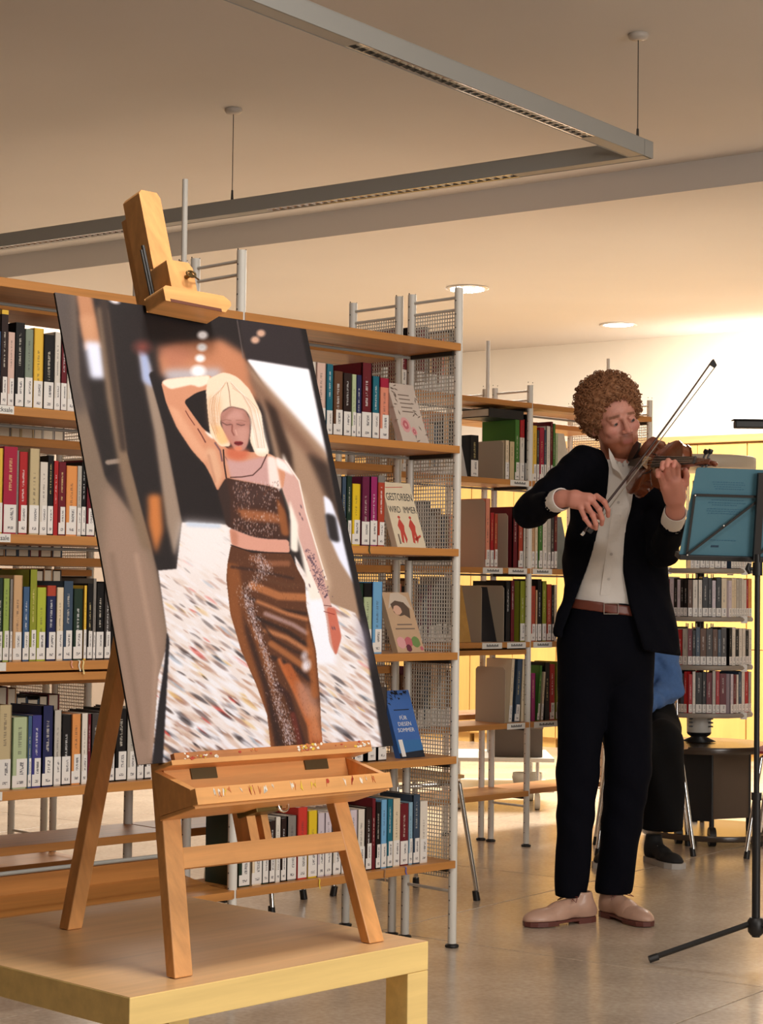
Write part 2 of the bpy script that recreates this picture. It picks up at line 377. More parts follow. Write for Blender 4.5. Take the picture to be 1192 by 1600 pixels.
# second case: right bay first in u because u grows to the left
CASE2 = shelf_unit('bookcase', 'lower-looking second bookcase farther back, beside the curly-haired man', O2, H2, Z2,
                   [(-.84, 0, [0, 1, 2, 3, 4]), (0, WB, [0, 1, 2, 3, 4, 5])], [.20, 1.2, .55, 1.86], (1.955, 1.915), .80,
                   double_after=(.842, (1,)), rod=[(.018, .232, 2.19), (-.822, .232, 2.19)])
O3 = onz(132, 1392)
CASE3 = shelf_unit('bookcase', 'third bookcase, glimpsed low down through the left end of the near bookcase', O3, 1.90, [1.85, 1.5, 1.15, .80, .42, .12], [(0, WB, [0, 1, 2, 3, 4, 5])], [.42, .80, 1.15, 1.5], (1.88, 1.84), .42)

def on_case(px, py, O, v): return hit(px, py, O + VD * v, VD)
def u_of(p, O): return (Vector(p) - O).dot(UD)
def u_at(px, O, v, z):
    ya, yb = 600.0, 1300.0
    for _ in range(6):
        za = on_case(px, ya, O, v).z; zb = on_case(px, yb, O, v).z
        ym = ya + (z - za) * (yb - ya) / (zb - za); 
        if abs(ym - ya) < .05: break
        ya, yb = ym, ym + 20
    return u_of(on_case(px, ym, O, v), O)

# ------------------------------------------------------------------ book prototypes (unit meshes, shared)
def M_book():
    m_ = bpy.data.materials.new('book_cover'); m_.use_nodes = True; nt = m_.node_tree; b = nt.nodes['Principled BSDF']; L = nt.links.new
    oi = nt.nodes.new('ShaderNodeObjectInfo'); tc = nt.nodes.new('ShaderNodeTexCoord'); sp = nt.nodes.new('ShaderNodeSeparateXYZ'); L(tc.outputs['Object'], sp.inputs[0])
    ink = nt.nodes.new('ShaderNodeAttribute'); ink.attribute_type = 'OBJECT'; ink.attribute_name = 'ink'
    bandc = nt.nodes.new('ShaderNodeAttribute'); bandc.attribute_type = 'OBJECT'; bandc.attribute_name = 'band'
    bz = nt.nodes.new('ShaderNodeAttribute'); bz.attribute_type = 'OBJECT'; bz.attribute_name = 'band_z'
    def math_(op, a, b_=None, c_=None):
        n = nt.nodes.new('ShaderNodeMath'); n.operation = op
        for i, x in enumerate((a, b_, c_)):
            if x is None: continue
            if isinstance(x, (int, float)): n.inputs[i].default_value = x
            else: L(x, n.inputs[i])
        return n.outputs[0]
    cm = nt.nodes.new('ShaderNodeCombineXYZ'); L(math_('MULTIPLY', sp.outputs[0], 2.2), cm.inputs[0]); L(math_('MULTIPLY', sp.outputs[2], 62), cm.inputs[2])
    L(math_('MULTIPLY', oi.outputs['Random'], 91), cm.inputs[1])
    n = nt.nodes.new('ShaderNodeTexNoise'); n.inputs['Scale'].default_value = 1; n.inputs['Detail'].default_value = 3; L(cm.outputs[0], n.inputs['Vector'])
    letters = math_('GREATER_THAN', n.outputs['Fac'], .49)
    inx = math_('LESS_THAN', math_('ABSOLUTE', math_('SUBTRACT', sp.outputs[0], .5)), .11)
    cz = math_('ADD', .62, math_('MULTIPLY', math_('SUBTRACT', oi.outputs['Random'], .5), .2))
    inz = math_('LESS_THAN', math_('ABSOLUTE', math_('SUBTRACT', sp.outputs[2], cz)), .19)
    fr = math_('GREATER_THAN', sp.outputs[1], -.01)
    k_ = math_('MULTIPLY', math_('MULTIPLY', letters, inx), math_('MULTIPLY', inz, fr))
    bd = math_('GREATER_THAN', sp.outputs[2], bz.outputs['Fac'])
    mb_ = nt.nodes.new('ShaderNodeMix'); mb_.data_type = 'RGBA'; L(bd, mb_.inputs['Factor']); L(oi.outputs['Color'], mb_.inputs['A']); L(bandc.outputs['Color'], mb_.inputs['B'])
    mx = nt.nodes.new('ShaderNodeMix'); mx.data_type = 'RGBA'; L(math_('MULTIPLY', k_, .5), mx.inputs['Factor']); L(mb_.outputs['Result'], mx.inputs['A']); L(ink.outputs['Color'], mx.inputs['B'])
    L(mx.outputs['Result'], b.inputs['Base Color']); b.inputs['Roughness'].default_value = .35
    return m_
M_cover = M_book()
M_pages = mat('book_pages', (.72, .64, .5), .8, noise=.12, nscale=30)
def M_lab():
    m_ = bpy.data.materials.new('library_label'); m_.use_nodes = True; nt = m_.node_tree; b = nt.nodes['Principled BSDF']; L = nt.links.new
    tc = nt.nodes.new('ShaderNodeTexCoord'); oi = nt.nodes.new('ShaderNodeObjectInfo'); sp = nt.nodes.new('ShaderNodeSeparateXYZ'); L(tc.outputs['Object'], sp.inputs[0])
    def math_(op, a, b_=None):
        n = nt.nodes.new('ShaderNodeMath'); n.operation = op
        for i, x in enumerate((a, b_)):
            if x is None: continue
            if isinstance(x, (int, float)): n.inputs[i].default_value = x
            else: L(x, n.inputs[i])
        return n.outputs[0]
    cm = nt.nodes.new('ShaderNodeCombineXYZ'); L(math_('MULTIPLY', sp.outputs[2], 34), cm.inputs[2]); L(math_('MULTIPLY', sp.outputs[0], 7), cm.inputs[0]); L(math_('MULTIPLY', oi.outputs['Random'], 50), cm.inputs[1])
    n = nt.nodes.new('ShaderNodeTexNoise'); n.inputs['Scale'].default_value = 1; L(cm.outputs[0], n.inputs['Vector'])
    g = math_('GREATER_THAN', n.outputs['Fac'], .47)
    up_ = math_('MULTIPLY', math_('LESS_THAN', math_('ABSOLUTE', math_('SUBTRACT', sp.outputs[0], .36)), .13), math_('LESS_THAN', math_('ABSOLUTE', math_('SUBTRACT', sp.outputs[2], .66)), .22))
    lo_ = math_('MULTIPLY', math_('LESS_THAN', math_('ABSOLUTE', math_('SUBTRACT', sp.outputs[0], .45)), .22), math_('LESS_THAN', math_('ABSOLUTE', math_('SUBTRACT', sp.outputs[2], .17)), .05))
    f_ = math_('MULTIPLY', g, math_('MAXIMUM', up_, lo_))
    mx = nt.nodes.new('ShaderNodeMix'); mx.data_type = 'RGBA'; L(math_('MULTIPLY', f_, .8), mx.inputs['Factor'])
    mx.inputs['A'].default_value = (.80, .77, .73, 1); mx.inputs['B'].default_value = (.06, .06, .08, 1); L(mx.outputs['Result'], b.inputs['Base Color']); b.inputs['Roughness'].default_value = .4
    return m_
M_label = M_lab()
b = MB(); b.box((0, -1, 0), (.09, 0, 1)); b.box((.91, -1, 0), (1, 0, 1))
b.hexa([(0, -.04, 0), (1, -.04, 0), (1, 0, 0), (0, 0, 0), (0, -.04, 1), (1, -.04, 1), (1, 0, 1), (0, 0, 1)])
def bare(mb, name, m_):
    o = mb.build(name, m_); me = o.data; bpy.data.objects.remove(o); return me
ME_cover = bare(b, 'cover', M_cover)
b = MB(); b.box((.09, -.98, .012), (.91, -.04, .988)); ME_pages = bare(b, 'pages', M_pages)
b = MB(); b.box((0, 0, 0), (1, 1, .42)); b.box((.0, 0, .42), (.72, 1, 1)); ME_label = bare(b, 'label_sticker', M_label)
b = MB(); b.box((0, 0, 0), (1, 1, 1)); ME_label2 = bare(b, 'label_sticker', M_label)

NAMED = {'black': (16, 15, 17), 'dark brown': (40, 22, 20), 'blue': (62, 92, 128), 'navy': (28, 34, 78), 'pale pink': (214, 182, 168), 'grey-green': (128, 140, 124),
 'yellow': (228, 186, 66), 'white': (222, 214, 202), 'dark red': (104, 22, 34), 'red': (176, 34, 38), 'crimson': (160, 26, 58), 'beige': (196, 178, 138), 'cream': (226, 208, 178),
 'orange': (226, 150, 84), 'grey': (130, 124, 118), 'pale grey': (186, 180, 170), 'dark green': (30, 52, 40), 'light green': (150, 172, 84), 'tan': (204, 164, 122), 'olive': (140, 146, 44),
 'lime': (176, 186, 60), 'slate blue': (58, 76, 96), 'pale blue': (140, 178, 200), 'light blue': (112, 168, 210), 'teal': (24, 104, 124), 'violet blue': (60, 60, 132), 'dark grey': (64, 58, 56),
 'purple': (104, 30, 66), 'magenta': (150, 40, 100), 'rust red': (172, 66, 46), 'brown': (96, 62, 40), 'salmon': (222, 142, 116), 'green': (70, 122, 50), 'pale green': (176, 190, 150), 'bright red': (206, 58, 48), 'bright yellow': (230, 196, 40), 'lilac white': (208, 196, 204)}
def spine_book(O, zshelf, u_right, th, hh, cname, labtxt, group, depth=.145, v=.012, lean=0, labelled=True, cat='book', band=None, facing=1, tint=1.0, boxlabel=1.0):
    p = O + UD * (u_right) + VD * v
    rz = BOOKROT if facing == 1 else BOOKROT + math.pi
    if facing == -1: p = O + UD * (u_right + th) + VD * v
    r_ = thing('book', labtxt, 'book', (p.x, p.y, zshelf + .0003), rz, group)
    if lean: r_.rotation_euler = (0, lean, rz)
    rgb = s2l(*NAMED[cname]); j = 1 + .12 * (random.random() - .5)
    rgb = tuple(min(1, x * j * tint) for x in rgb)
    c = share(ME_cover, r_, scale=(th, depth, hh), name='cover'); c.color = rgb + (1,)
    lum = sum(rgb) / 3
    c['ink'] = [float(x) for x in ((.05, .04, .05) if lum > .2 else random.choice([(.75, .7, .6), (.8, .66, .3), (.85, .85, .85)]))]
    if band: c['band'] = [float(x) for x in s2l(*NAMED[band[0]])]; c['band_z'] = float(band[1])
    else: c['band'] = [float(x) for x in rgb]; c['band_z'] = 2.0
    share(ME_pages, r_, scale=(th, depth, hh), name='pages')
    if labelled:
        lh = min(.072, hh * .42) * boxlabel * random.uniform(.94, 1.04)
        share(ME_label if random.random() < .55 else ME_label2, r_, loc=(th * .04, .0003, .004), scale=(th * .92, .0007, lh), name='label_sticker')
    return r_
ORD = ['first', 'second', 'third', 'fourth', 'fifth', 'sixth', 'seventh', 'eighth', 'ninth', 'tenth', 'eleventh', 'twelfth', 'thirteenth', 'fourteenth', 'fifteenth', 'sixteenth', 'seventeenth', 'eighteenth', 'nineteenth', 'twentieth', 'twenty-first', 'twenty-second', 'twenty-third', 'twenty-fourth', 'twenty-fifth', 'twenty-sixth']
def row(O, zshelf, ybot, items, place, group, v=.012, depth=.145):
    """items: (x_left, x_right, y_top, colour, extra) measured on the spines; turned into true sizes on the shelf plane"""
    for i, it in enumerate(items):
        xl, xr, yt, cn = it[:4]; ex = it[4] if len(it) > 4 else {}
        yb = ybot(xl) if callable(ybot) else ybot
        ul = u_at(xl, O, v, zshelf); ur = u_at(xr, O, v, zshelf)
        hh = on_case((xl + xr) / 2, yt, O, v).z - zshelf
        hh = max(.12, min(hh, .30)); th = max(.006, ul - ur - .0006)
        lab = '%s book, %s from the left %s' % (cn, ORD[i], place)
        spine_book(O, zshelf, ur, th, hh, cn, ex.get('lab', lab), group, depth=ex.get('d', depth), v=v, labelled=ex.get('l', True), band=ex.get('band'), lean=ex.get('lean', 0))
G1 = 'books on the near bookcase'
row(O1, Z1[1], 636, [(-13, -1, 517, 'blue'), (0, 10.5, 484, 'dark brown', dict(band=('yellow', .955))), (11, 21, 519, 'pale pink'), (22.5, 36.5, 504, 'black'), (37.5, 50, 514, 'grey-green'), (51, 66, 513, 'yellow'),
    (67, 83, 523, 'black'), (83.5, 93.5, 519, 'white'), (94, 103.5, 521, 'dark red'), (104, 116, 524, 'white'), (117, 131, 520, 'grey')], 'in the top left row of the near bookcase', G1)
row(O1, Z1[2], 833, [(-13, 3, 700, 'yellow'), (4, 25, 698, 'crimson'), (25.3, 27.5, 704, 'grey', dict(l=False)), (27.5, 41.5, 706, 'red'), (44, 60, 701, 'beige'), (61, 72.7, 722, 'white'), (73, 82, 712, 'black'), (82.5, 89.5, 720, 'red', dict(l=False)),
    (90, 101, 722, 'dark red'), (102, 119, 728, 'orange'), (119.5, 126, 728, 'pale grey'), (126.3, 133, 722, 'black'), (133.5, 147, 719, 'dark red'), (148, 160, 716, 'cream')], 'in the second left row of the near bookcase', G1)
row(O1, Z1[3], 1032, [(-5, 2.5, 903, 'dark green'), (3, 13, 904, 'light green'), (13.5, 18, 905, 'grey'), (18.5, 33, 899, 'tan'), (34, 44.5, 917, 'blue'), (45, 55.5, 890, 'olive'), (56, 70, 918, 'lime'), (71, 86, 915, 'navy', dict(band=('rust red', .86))),
    (87, 97.5, 918, 'cream'), (98, 112, 908, 'slate blue'), (113, 128, 920, 'dark green'), (129.5, 134, 915, 'yellow'), (135, 143.5, 912, 'black'), (144, 148.5, 904, 'grey'), (149, 161, 911, 'black'), (162, 172, 911, 'dark grey'), (173, 184, 909, 'black')], 'in the third left row of the near bookcase', G1)
row(O1, Z1[4], 1236, [(-4, 16, 1102, 'beige'), (17, 42, 1121, 'pale green'), (42.3, 48, 1119, 'blue'), (48.5, 63, 1118, 'violet blue'), (64, 82, 1103, 'navy'), (82.5, 94.5, 1110, 'pale grey'), (95, 109.5, 1117, 'black'), (110, 125, 1116, 'orange'), (126, 135.5, 1115, 'white'),
    (136, 140.5, 1116, 'dark red', dict(l=False)), (141, 156, 1115, 'dark grey'), (157, 168, 1112, 'dark grey'), (169, 178, 1115, 'black'), (179, 197, 1108, 'black'), (198, 212, 1105, 'pale grey'), (213, 224, 1110, 'grey'), (225, 236, 1112, 'dark grey')], 'in the row behind the rear easel leg', G1)
row(O1, Z1[1], 680, [(480, 492, 565, 'white'), (493, 508, 567, 'pale pink'), (509.5, 519, 569, 'teal'), (519.7, 535, 580, 'green', dict(band=('brown', -1))), (536, 548, 583, 'dark brown'), (548.5, 556, 585, 'pale green'), (556.3, 563.5, 586, 'navy'), (564, 580, 567, 'dark red'), (580.7, 592, 588, 'teal'), (592.5, 607, 591, 'salmon', dict(band=('crimson', .85)))],
    'in the row beside the flowered book', G1)
row(O1, Z1[2], 850, [(523, 532, 745, 'grey'), (533, 540, 745, 'slate blue'), (541, 548.5, 744, 'dark green'), (549, 562, 756, 'bright yellow'), (564, 577, 745, 'purple'), (577.5, 589, 745, 'magenta'), (589.5, 600, 743, 'rust red', dict(band=('grey', .9)))],
    'in the row beside the black-lettered novel', G1)
row(O1, Z1[3], 1018, [(556, 566, 912, 'dark green'), (567, 580, 911, 'pale green', dict(band=('black', .8))), (581, 596, 909, 'light blue')], 'beside the book with the hatted woman', G1)
row(O1, Z1[4], 1188, [(540, 552, 1075, 'dark green'), (553, 567, 1076, 'black'), (574, 587, 1075, 'black'), (590, 603.5, 1074, 'dark grey')], 'beside the blue standing book', G1)
yb6 = lambda x: 1397 - (x - 370) * .149
row(O1, Z1[5], yb6, [(372, 390, 1271, 'dark green'), (392, 409, 1283, 'cream'), (409.5, 419, 1284, 'dark green', dict(band=('black', .4))), (420, 429, 1283, 'dark brown'), (429.5, 437, 1277, 'white'), (438, 446.5, 1279, 'dark brown'), (447.5, 462.5, 1275, 'grey'),
    (464, 479, 1262, 'bright red'), (480, 495, 1267, 'bright yellow'), (495.5, 506, 1271, 'lilac white'), (506.5, 518, 1270, 'lilac white'), (519, 532, 1268, 'white'), (532.5, 545, 1268, 'white'), (545.5, 557, 1266, 'lilac white'), (557.5, 569.5, 1265, 'white'),
    (570.5, 580, 1262, 'dark brown'), (580.3, 585.7, 1248, 'dark red', dict(l=False)), (586.3, 594, 1254, 'black'), (594.5, 603.5, 1250, 'light blue'), (604, 613, 1249, 'teal'), (613.5, 624, 1248, 'cream'), (624.5, 637, 1256, 'dark red'), (637.5, 644, 1254, 'pale blue'), (644.7, 655, 1242, 'slate blue'), (655.5, 667, 1252, 'white')],
    'in the lowest row under the easel tray', G1)
# rear side of the near bookcase: books seen from their fore-edges in the gaps
for zi, zz, h0, h1 in ((1, 1.49, .25, .30), (2, 1.17, .22, .26), (3, .85, .24, .29), (4, .55, .22, .27)):
    for bay, (ua, ub) in enumerate(((.45, .60), (1.22, 1.74))):
        if bay == 0 and zi in (1, 4): continue
        u = ua
        while u < ub:
            th = random.uniform(.026, .042); cn = random.choice(['pale grey', 'grey', 'beige'] if zi == 1 else ['dark grey', 'brown', 'dark red', 'black', 'tan', 'slate blue', 'dark brown'])
            where = ['upper', 'second', 'third', 'fourth'][zi - 1]; bayn = ['right', 'left'][bay]
            spine_book(O1, zz, u, th, random.uniform(h0, h1), cn, 'book on the rear side of the near bookcase, %s bay, %s row, page edges showing' % (bayn, where), 'rear books, %s bay, %s row' % (bayn, where), v=.49, facing=-1, depth=.14, labelled=False)
            u += th + .001

# ------------------------------------------------------------------ text helper
def text_mesh(body, size, M, name, m_, parent, depth=.0002, align='CENTER'):
    cu = bpy.data.curves.new(name, 'FONT'); cu.body = body; cu.size = size; cu.extrude = depth; cu.align_x = align; cu.resolution_u = 2
    t_ = bpy.data.objects.new(name, cu); me = bpy.data.meshes.new_from_object(t_); bpy.data.objects.remove(t_)
    me.materials.clear(); me.materials.append(m_); me.transform(M)
    o = bpy.data.objects.new(name, me); COL.objects.link(o); o.parent = parent
    return o
M_ink = mat('black_ink', (.03, .03, .035), .6); M_redink = mat('red_ink', (.55, .06, .04), .6); M_paper = mat('white_card', (.78, .76, .71), .6)

# ------------------------------------------------------------------ face-out books leaning on wire rests
def faceout(O, zshelf, quad, cname_rgb, lab, deco, th=.022, v0=.03):
    tl, tr, br, bl = quad
    pb0 = on_case(bl[0], bl[1], O, v0); pb1 = on_case(br[0], br[1], O, v0)
    ub, ua = u_of(pb0, O), u_of(pb1, O); wd = ub - ua
    vt = v0 + .075; pt = on_case((tl[0] + tr[0]) / 2, (tl[1] + tr[1]) / 2, O, vt); hh = (pt.z - zshelf)
    tilt = math.atan2(vt - v0, hh); L_ = math.hypot(vt - v0, hh)
    p = O + UD * ((ua + ub) / 2) + VD * v0
    r_ = thing('book', lab, 'book', (p.x, p.y, zshelf + .001), BOOKROT, 'books standing face out on the near bookcase')
    Mt = Matrix.Rotation(tilt, 4, 'X')      # leans back: +z goes to -y
    def fr(a, b_, c):                        # a across to the RIGHT as seen, b up the cover, c out of the cover
        q = Vector((-a, c, b_)); q = Mt @ q; return tuple(q)
    Mdec = Mt @ Matrix(((-1, 0, 0, 0), (0, 0, 1, 0), (0, 1, 0, 0), (0, 0, 0, 1)))
    base = mat('cover_card', cname_rgb, .35, noise=.08, nscale=25)
    b = MB(); b.box((-wd / 2, 0, -.002), (wd / 2, L_, 0), fr=fr); b.box((-wd / 2, 0, -th), (wd / 2, L_, -th + .002), fr=fr); b.box((-wd / 2, 0, -th + .002), (-wd / 2 + .002, L_, -.002), fr=fr)
    b.build('cover', base, r_, local=True)
    b = MB(); b.box((-wd / 2 + .002, .002, -th + .002), (wd / 2 - .002, L_ - .002, -.002), fr=fr); b.build('pages', M_pages, r_, local=True)
    deco(r_, fr, Mdec, wd, L_)
    return r_
def poly(r_, fr, pts, m_, name='cover_print', c=.0003):
    b = MB(); b.prism(pts, .0001, c, fr); return b.build(name, m_, r_, local=True)
def blob(cx, cy, rx, ry, n=12, ph=0): return [(cx + rx * math.cos(2 * math.pi * k / n + ph) * (1 + .12 * math.sin(3 * k)), cy + ry * math.sin(2 * math.pi * k / n + ph)) for k in range(n)]
M_rose = mat('rose_print', s2l(190, 100, 110), .5); M_rose2 = mat('pale_rose_print', s2l(218, 160, 160), .5); M_leaf = mat('leaf_print', s2l(120, 104, 92), .5); M_greenp = mat('green_print', s2l(110, 140, 80), .5)
def deco_flowers(r_, fr, Md, w, h):
    b = MB()
    for i in range(5): b.prism([(-w * .2, h * (.8 - i * .07)), (w * .22, h * (.8 - i * .07)), (w * .22, h * (.8 - i * .07) + .0035), (-w * .2, h * (.8 - i * .07) + .0035)], .0001, .0004, fr)
    b.build('title_lines', M_leaf, r_, local=True)
    for cx, cy, s_ in ((-.22, .30, .17), (.05, .2, .1)): poly(r_, fr, blob(w * cx, h * cy, w * s_, h * s_ * .75, 14), M_rose2); poly(r_, fr, blob(w * cx, h * cy, w * s_ * .6, h * s_ * .45, 10), M_rose, c=.0005); poly(r_, fr, blob(w * cx, h * cy, w * s_ * .25, h * s_ * .18, 8), M_rose2, c=.0007)
    b = MB()
    for i in range(26):
        cx, cy = random.choice([(-.36, .62), (-.3, .9), (.33, .5), (.35, .2), (.1, .1), (.38, .75), (-.38, .45)]); cx += random.uniform(-.08, .08); cy += random.uniform(-.08, .06)
        a = random.uniform(0, 6.28); l_ = .010
        b.prism([(w * cx, h * cy), (w * cx + l_ * math.cos(a) - .0025 * math.sin(a), h * cy + l_ * math.sin(a) + .0025 * math.cos(a)), (w * cx + 1.8 * l_ * math.cos(a), h * cy + 1.8 * l_ * math.sin(a)), (w * cx + l_ * math.cos(a) + .0025 * math.sin(a), h * cy + l_ * math.sin(a) - .0025 * math.cos(a))], .0001, .0004, fr)
    b.build('leaf_print', M_leaf, r_, local=True)['kind'] = 'stuff'
faceout(O1, Z1[1], [(611, 600), (648, 602), (671, 685), (630, 685)], s2l(206, 192, 180), 'cream book with pink flowers on its cover, standing face out beside the salmon book', deco_flowers)
def deco_gest(r_, fr, Md, w, h):
    text_mesh('GESTORBEN', w * .165, Md @ Matrix.Translation((0, h * .72, .0003)) @ Matrix.Diagonal((1, 1.7, 1, 1)), 'title_lettering', M_ink, r_)
    text_mesh('WIRD  IMMER', w * .155, Md @ Matrix.Translation((0, h * .53, .0003)) @ Matrix.Diagonal((1, 1.6, 1, 1)), 'title_lettering', M_ink, r_)
    b = MB(); b.prism([(-w * .4, h * .91), (w * .2, h * .93), (w * .2, h * .94), (-w * .4, h * .92)], .0001, .0004, fr); b.build('author_line', M_redink, r_, local=True)
    fig = lambda cx: [(cx, .44), (cx + .03, .40), (cx + .07, .33), (cx + .05, .25), (cx + .07, .12), (cx + .03, .06), (cx + .01, .2), (cx - .02, .06), (cx - .06, .08), (cx - .04, .25), (cx - .07, .33), (cx - .03, .40)]
    for cx in (-.12, .12): poly(r_, fr, [(w * a * 1.6, h * b_) for a, b_ in fig(cx)], M_redink); poly(r_, fr, blob(w * cx * 1.6, h * .46, w * .045, h * .022, 10), M_redink)
    poly(r_, fr, [(w * a, h * b_) for a, b_ in ((.2, .1), (.42, .17), (.4, .2), (.18, .14))], M_redink)
    poly(r_, fr, [(w * a, h * b_) for a, b_ in ((-.38, .05), (-.33, .05), (-.33, .2), (-.38, .2))], M_leaf)
faceout(O1, Z1[2], [(602, 755), (643, 755), (666, 846), (621, 851)], s2l(226, 212, 184), 'cream crime novel with black capitals and red figures, standing face out', deco_gest)
def deco_hat(r_, fr, Md, w, h):
    poly(r_, fr, [(w * a, h * b_) for a, b_ in ((-.42, .72), (-.2, .98), (.1, 1.0), (.35, .92), (.46, .70), (.2, .82), (-.1, .84))], mat('hat_print', s2l(206, 190, 172), .5))
    poly(r_, fr, [(w * a, h * b_) for a, b_ in ((-.3, .80), (-.1, .86), (.2, .83), (.36, .72), (.3, .56), (.12, .62), (-.05, .60), (-.24, .66))], mat('dark_hair_print', s2l(92, 74, 62), .5), c=.0005)
    poly(r_, fr, blob(-.1 * w, .70 * h, .15 * w, .08 * h, 14), mat('face_print', s2l(214, 172, 148), .5), c=.0007)
    b = MB()
    for i, (x0, x1) in enumerate(((-.25, .3), (-.35, .36))): b.prism([(w * x0, h * (.45 - i * .07)), (w * x1, h * (.45 - i * .07)), (w * x1, h * (.47 - i * .07)), (w * x0, h * (.47 - i * .07))], .0001, .0004, fr)
    b.build('title_lines', M_leaf, r_, local=True)
    for cx, cy, s_, mm in ((-.28, .16, .16, M_rose2), (.0, .17, .14, M_rose), (.26, .17, .15, M_greenp), (.42, .06, .06, M_rose), (-.05, .07, .1, mat('plum_print', s2l(100, 40, 60), .5))):
        poly(r_, fr, blob(w * cx, h * cy, w * s_, h * s_ * .62, 12), mm, c=.0004 + .0001 * random.random())
faceout(O1, Z1[3], [(604, 926), (640, 926), (664, 1014), (622, 1019)], s2l(196, 164, 132), 'brown novel with a woman in a wide hat on its cover, standing face out', deco_hat)
def deco_blue(r_, fr, Md, w, h):
    mw_ = mat('white_ink', s2l(225, 225, 225), .5); md = mat('dark_blue_print', s2l(20, 28, 44), .5)
    for i, s_ in enumerate(('FÜR', 'DIESEN', 'SOMMER')): text_mesh(s_, w * .17, Md @ Matrix.Translation((-.0, h * (.56 - i * .09), .0003)), 'title_lettering', mw_, r_)
    b = MB(); b.prism([(-w * .3, h * .70), (w * .32, h * .70), (w * .32, h * .715), (-w * .3, h * .715)], .0001, .0004, fr); b.build('author_line', md, r_, local=True)
    poly(r_, fr, [(-w * .5, h * .0), (w * .5, 0), (w * .5, h * .1), (-w * .5, h * .07)], md, c=.0006)
    poly(r_, fr, [(-w * .5, h * .05), (w * .5, h * .05), (w * .5, h * .26), (-w * .5, h * .26)], mat('sea_print', s2l(50, 110, 170), .5))
    b = MB()
    for i in range(30):
        cx = random.uniform(-.5, .45); cy = 1 - abs(random.gauss(0, .05)) - (.1 if cx < -.3 else 0) * random.random(); a = random.uniform(0, 6.28)
        b.prism([(w * cx, h * cy), (w * cx + .012 * math.cos(a), h * min(.999, cy + .03 * math.sin(a))), (w * cx + .004, h * min(.995, cy) - .008)], .0001, .0004, fr)
    b.build('leaf_print', md, r_, local=True)['kind'] = 'stuff'
    poly(r_, fr, [(-w * .42, h * .02), (-w * .26, h * .02), (-w * .26, h * .27), (-w * .42, h * .27)], M_label, 'label_sticker', c=.0009)
faceout(O1, Z1[4], [(606, 1079), (639, 1079), (664, 1174), (626, 1178)], s2l(60, 104, 176), 'blue paperback with white capitals, standing face out beside the poster corner', deco_blue)

# shelf-edge labels at the far left, lettering cut by the frame
def edge_label(O, z, px0, px1, py, body, parent, O_loc, size=.017, v=-.016):
    ua = u_of(on_case(px1, py, O, v), O); ub = u_of(on_case(px0, py, O, v), O)
    b = MB(); b.box((ua, .0165, z - .021), (ub, .0175, z + .0)); o = b.build('shelf_label', M_paper, parent, local=True)
    if body:
        Md = Matrix.Translation((0, .0178, z - .016)) @ Matrix(((-1, 0, 0, ua + .004), (0, 0, 1, 0), (0, 1, 0, 0), (0, 0, 0, 1)))
        t_ = text_mesh(body, size, Md, 'lettering', M_ink, o, align='RIGHT')
edge_label(O1, Z1[1], -40, 21.5, 640, 'Schicksale', CASE1, None)
edge_label(O1, Z1[2], -40, 16, 838, 'Schicksale', CASE1, None)
edge_label(O1, Z1[3], -30, 9, 1038, None, CASE1, None)
edge_label(O1, Z1[4], -30, 3, 1243, None, CASE1, None)
# reading ribbons hanging over the shelf edges
def ribbon(O, z, px, py, col, length, lab, v=-.0175):
    p = on_case(px, py, O, v); u = u_of(p, O)
    r_ = thing('ribbon', lab, 'ribbon', tuple(O + UD * u + VD * -.017 + Vector((0, 0, z))), BOOKROT, 'reading ribbons')
    b = MB(); n = 6
    pts = [(0, -.012, .0012), (0, -.002, .0014), (0, .0014, -.001)] + [(.0025 * math.sin(k), .0018 + .001 * math.sin(k * 1.3), -length * (k + 1) / n) for k in range(n)]
    for w_ in (0,):
        vs = []
        for x, y, z_ in pts: vs += [(x - .0022, y, z_), (x + .0022, y, z_), (x + .0022, y + .0005, z_ + .0002), (x - .0022, y + .0005, z_ + .0002)]
        fs = []
        for i in range(len(pts) - 1):
            for k in range(4): fs.append((i * 4 + k, i * 4 + (k + 1) % 4, i * 4 + 4 + (k + 1) % 4, i * 4 + 4 + k))
        b.add(vs, fs)
    b.build('ribbon_band', mat('ribbon_silk', col, .5), r_, local=True)
ribbon(O1, Z1[3], 112, 1034, s2l(226, 160, 130), .018, 'salmon ribbon over the shelf edge left of the poster')
ribbon(O1, Z1[3], 124, 1034, s2l(226, 220, 205), .026, 'white ribbon over the shelf edge left of the poster')
ribbon(O1, Z1[3], 130, 1034, s2l(228, 205, 140), .034, 'cream ribbon hanging lowest left of the poster')
ribbon(O1, Z1[5], 499, 1378, s2l(225, 195, 70), .028, 'yellow ribbon over the lowest shelf behind the easel')
ribbon(O1, Z1[5], 601, 1363, s2l(150, 112, 80), .032, 'brown ribbon over the lowest shelf right of the easel')
ribbon(O1, Z1[5], 634, 1359, s2l(90, 98, 180), .022, 'blue ribbon over the lowest shelf near the white post')
ribbon(O1, Z1[2], 577, 853, s2l(30, 60, 40), .024, 'dark green ribbon under the magenta book')

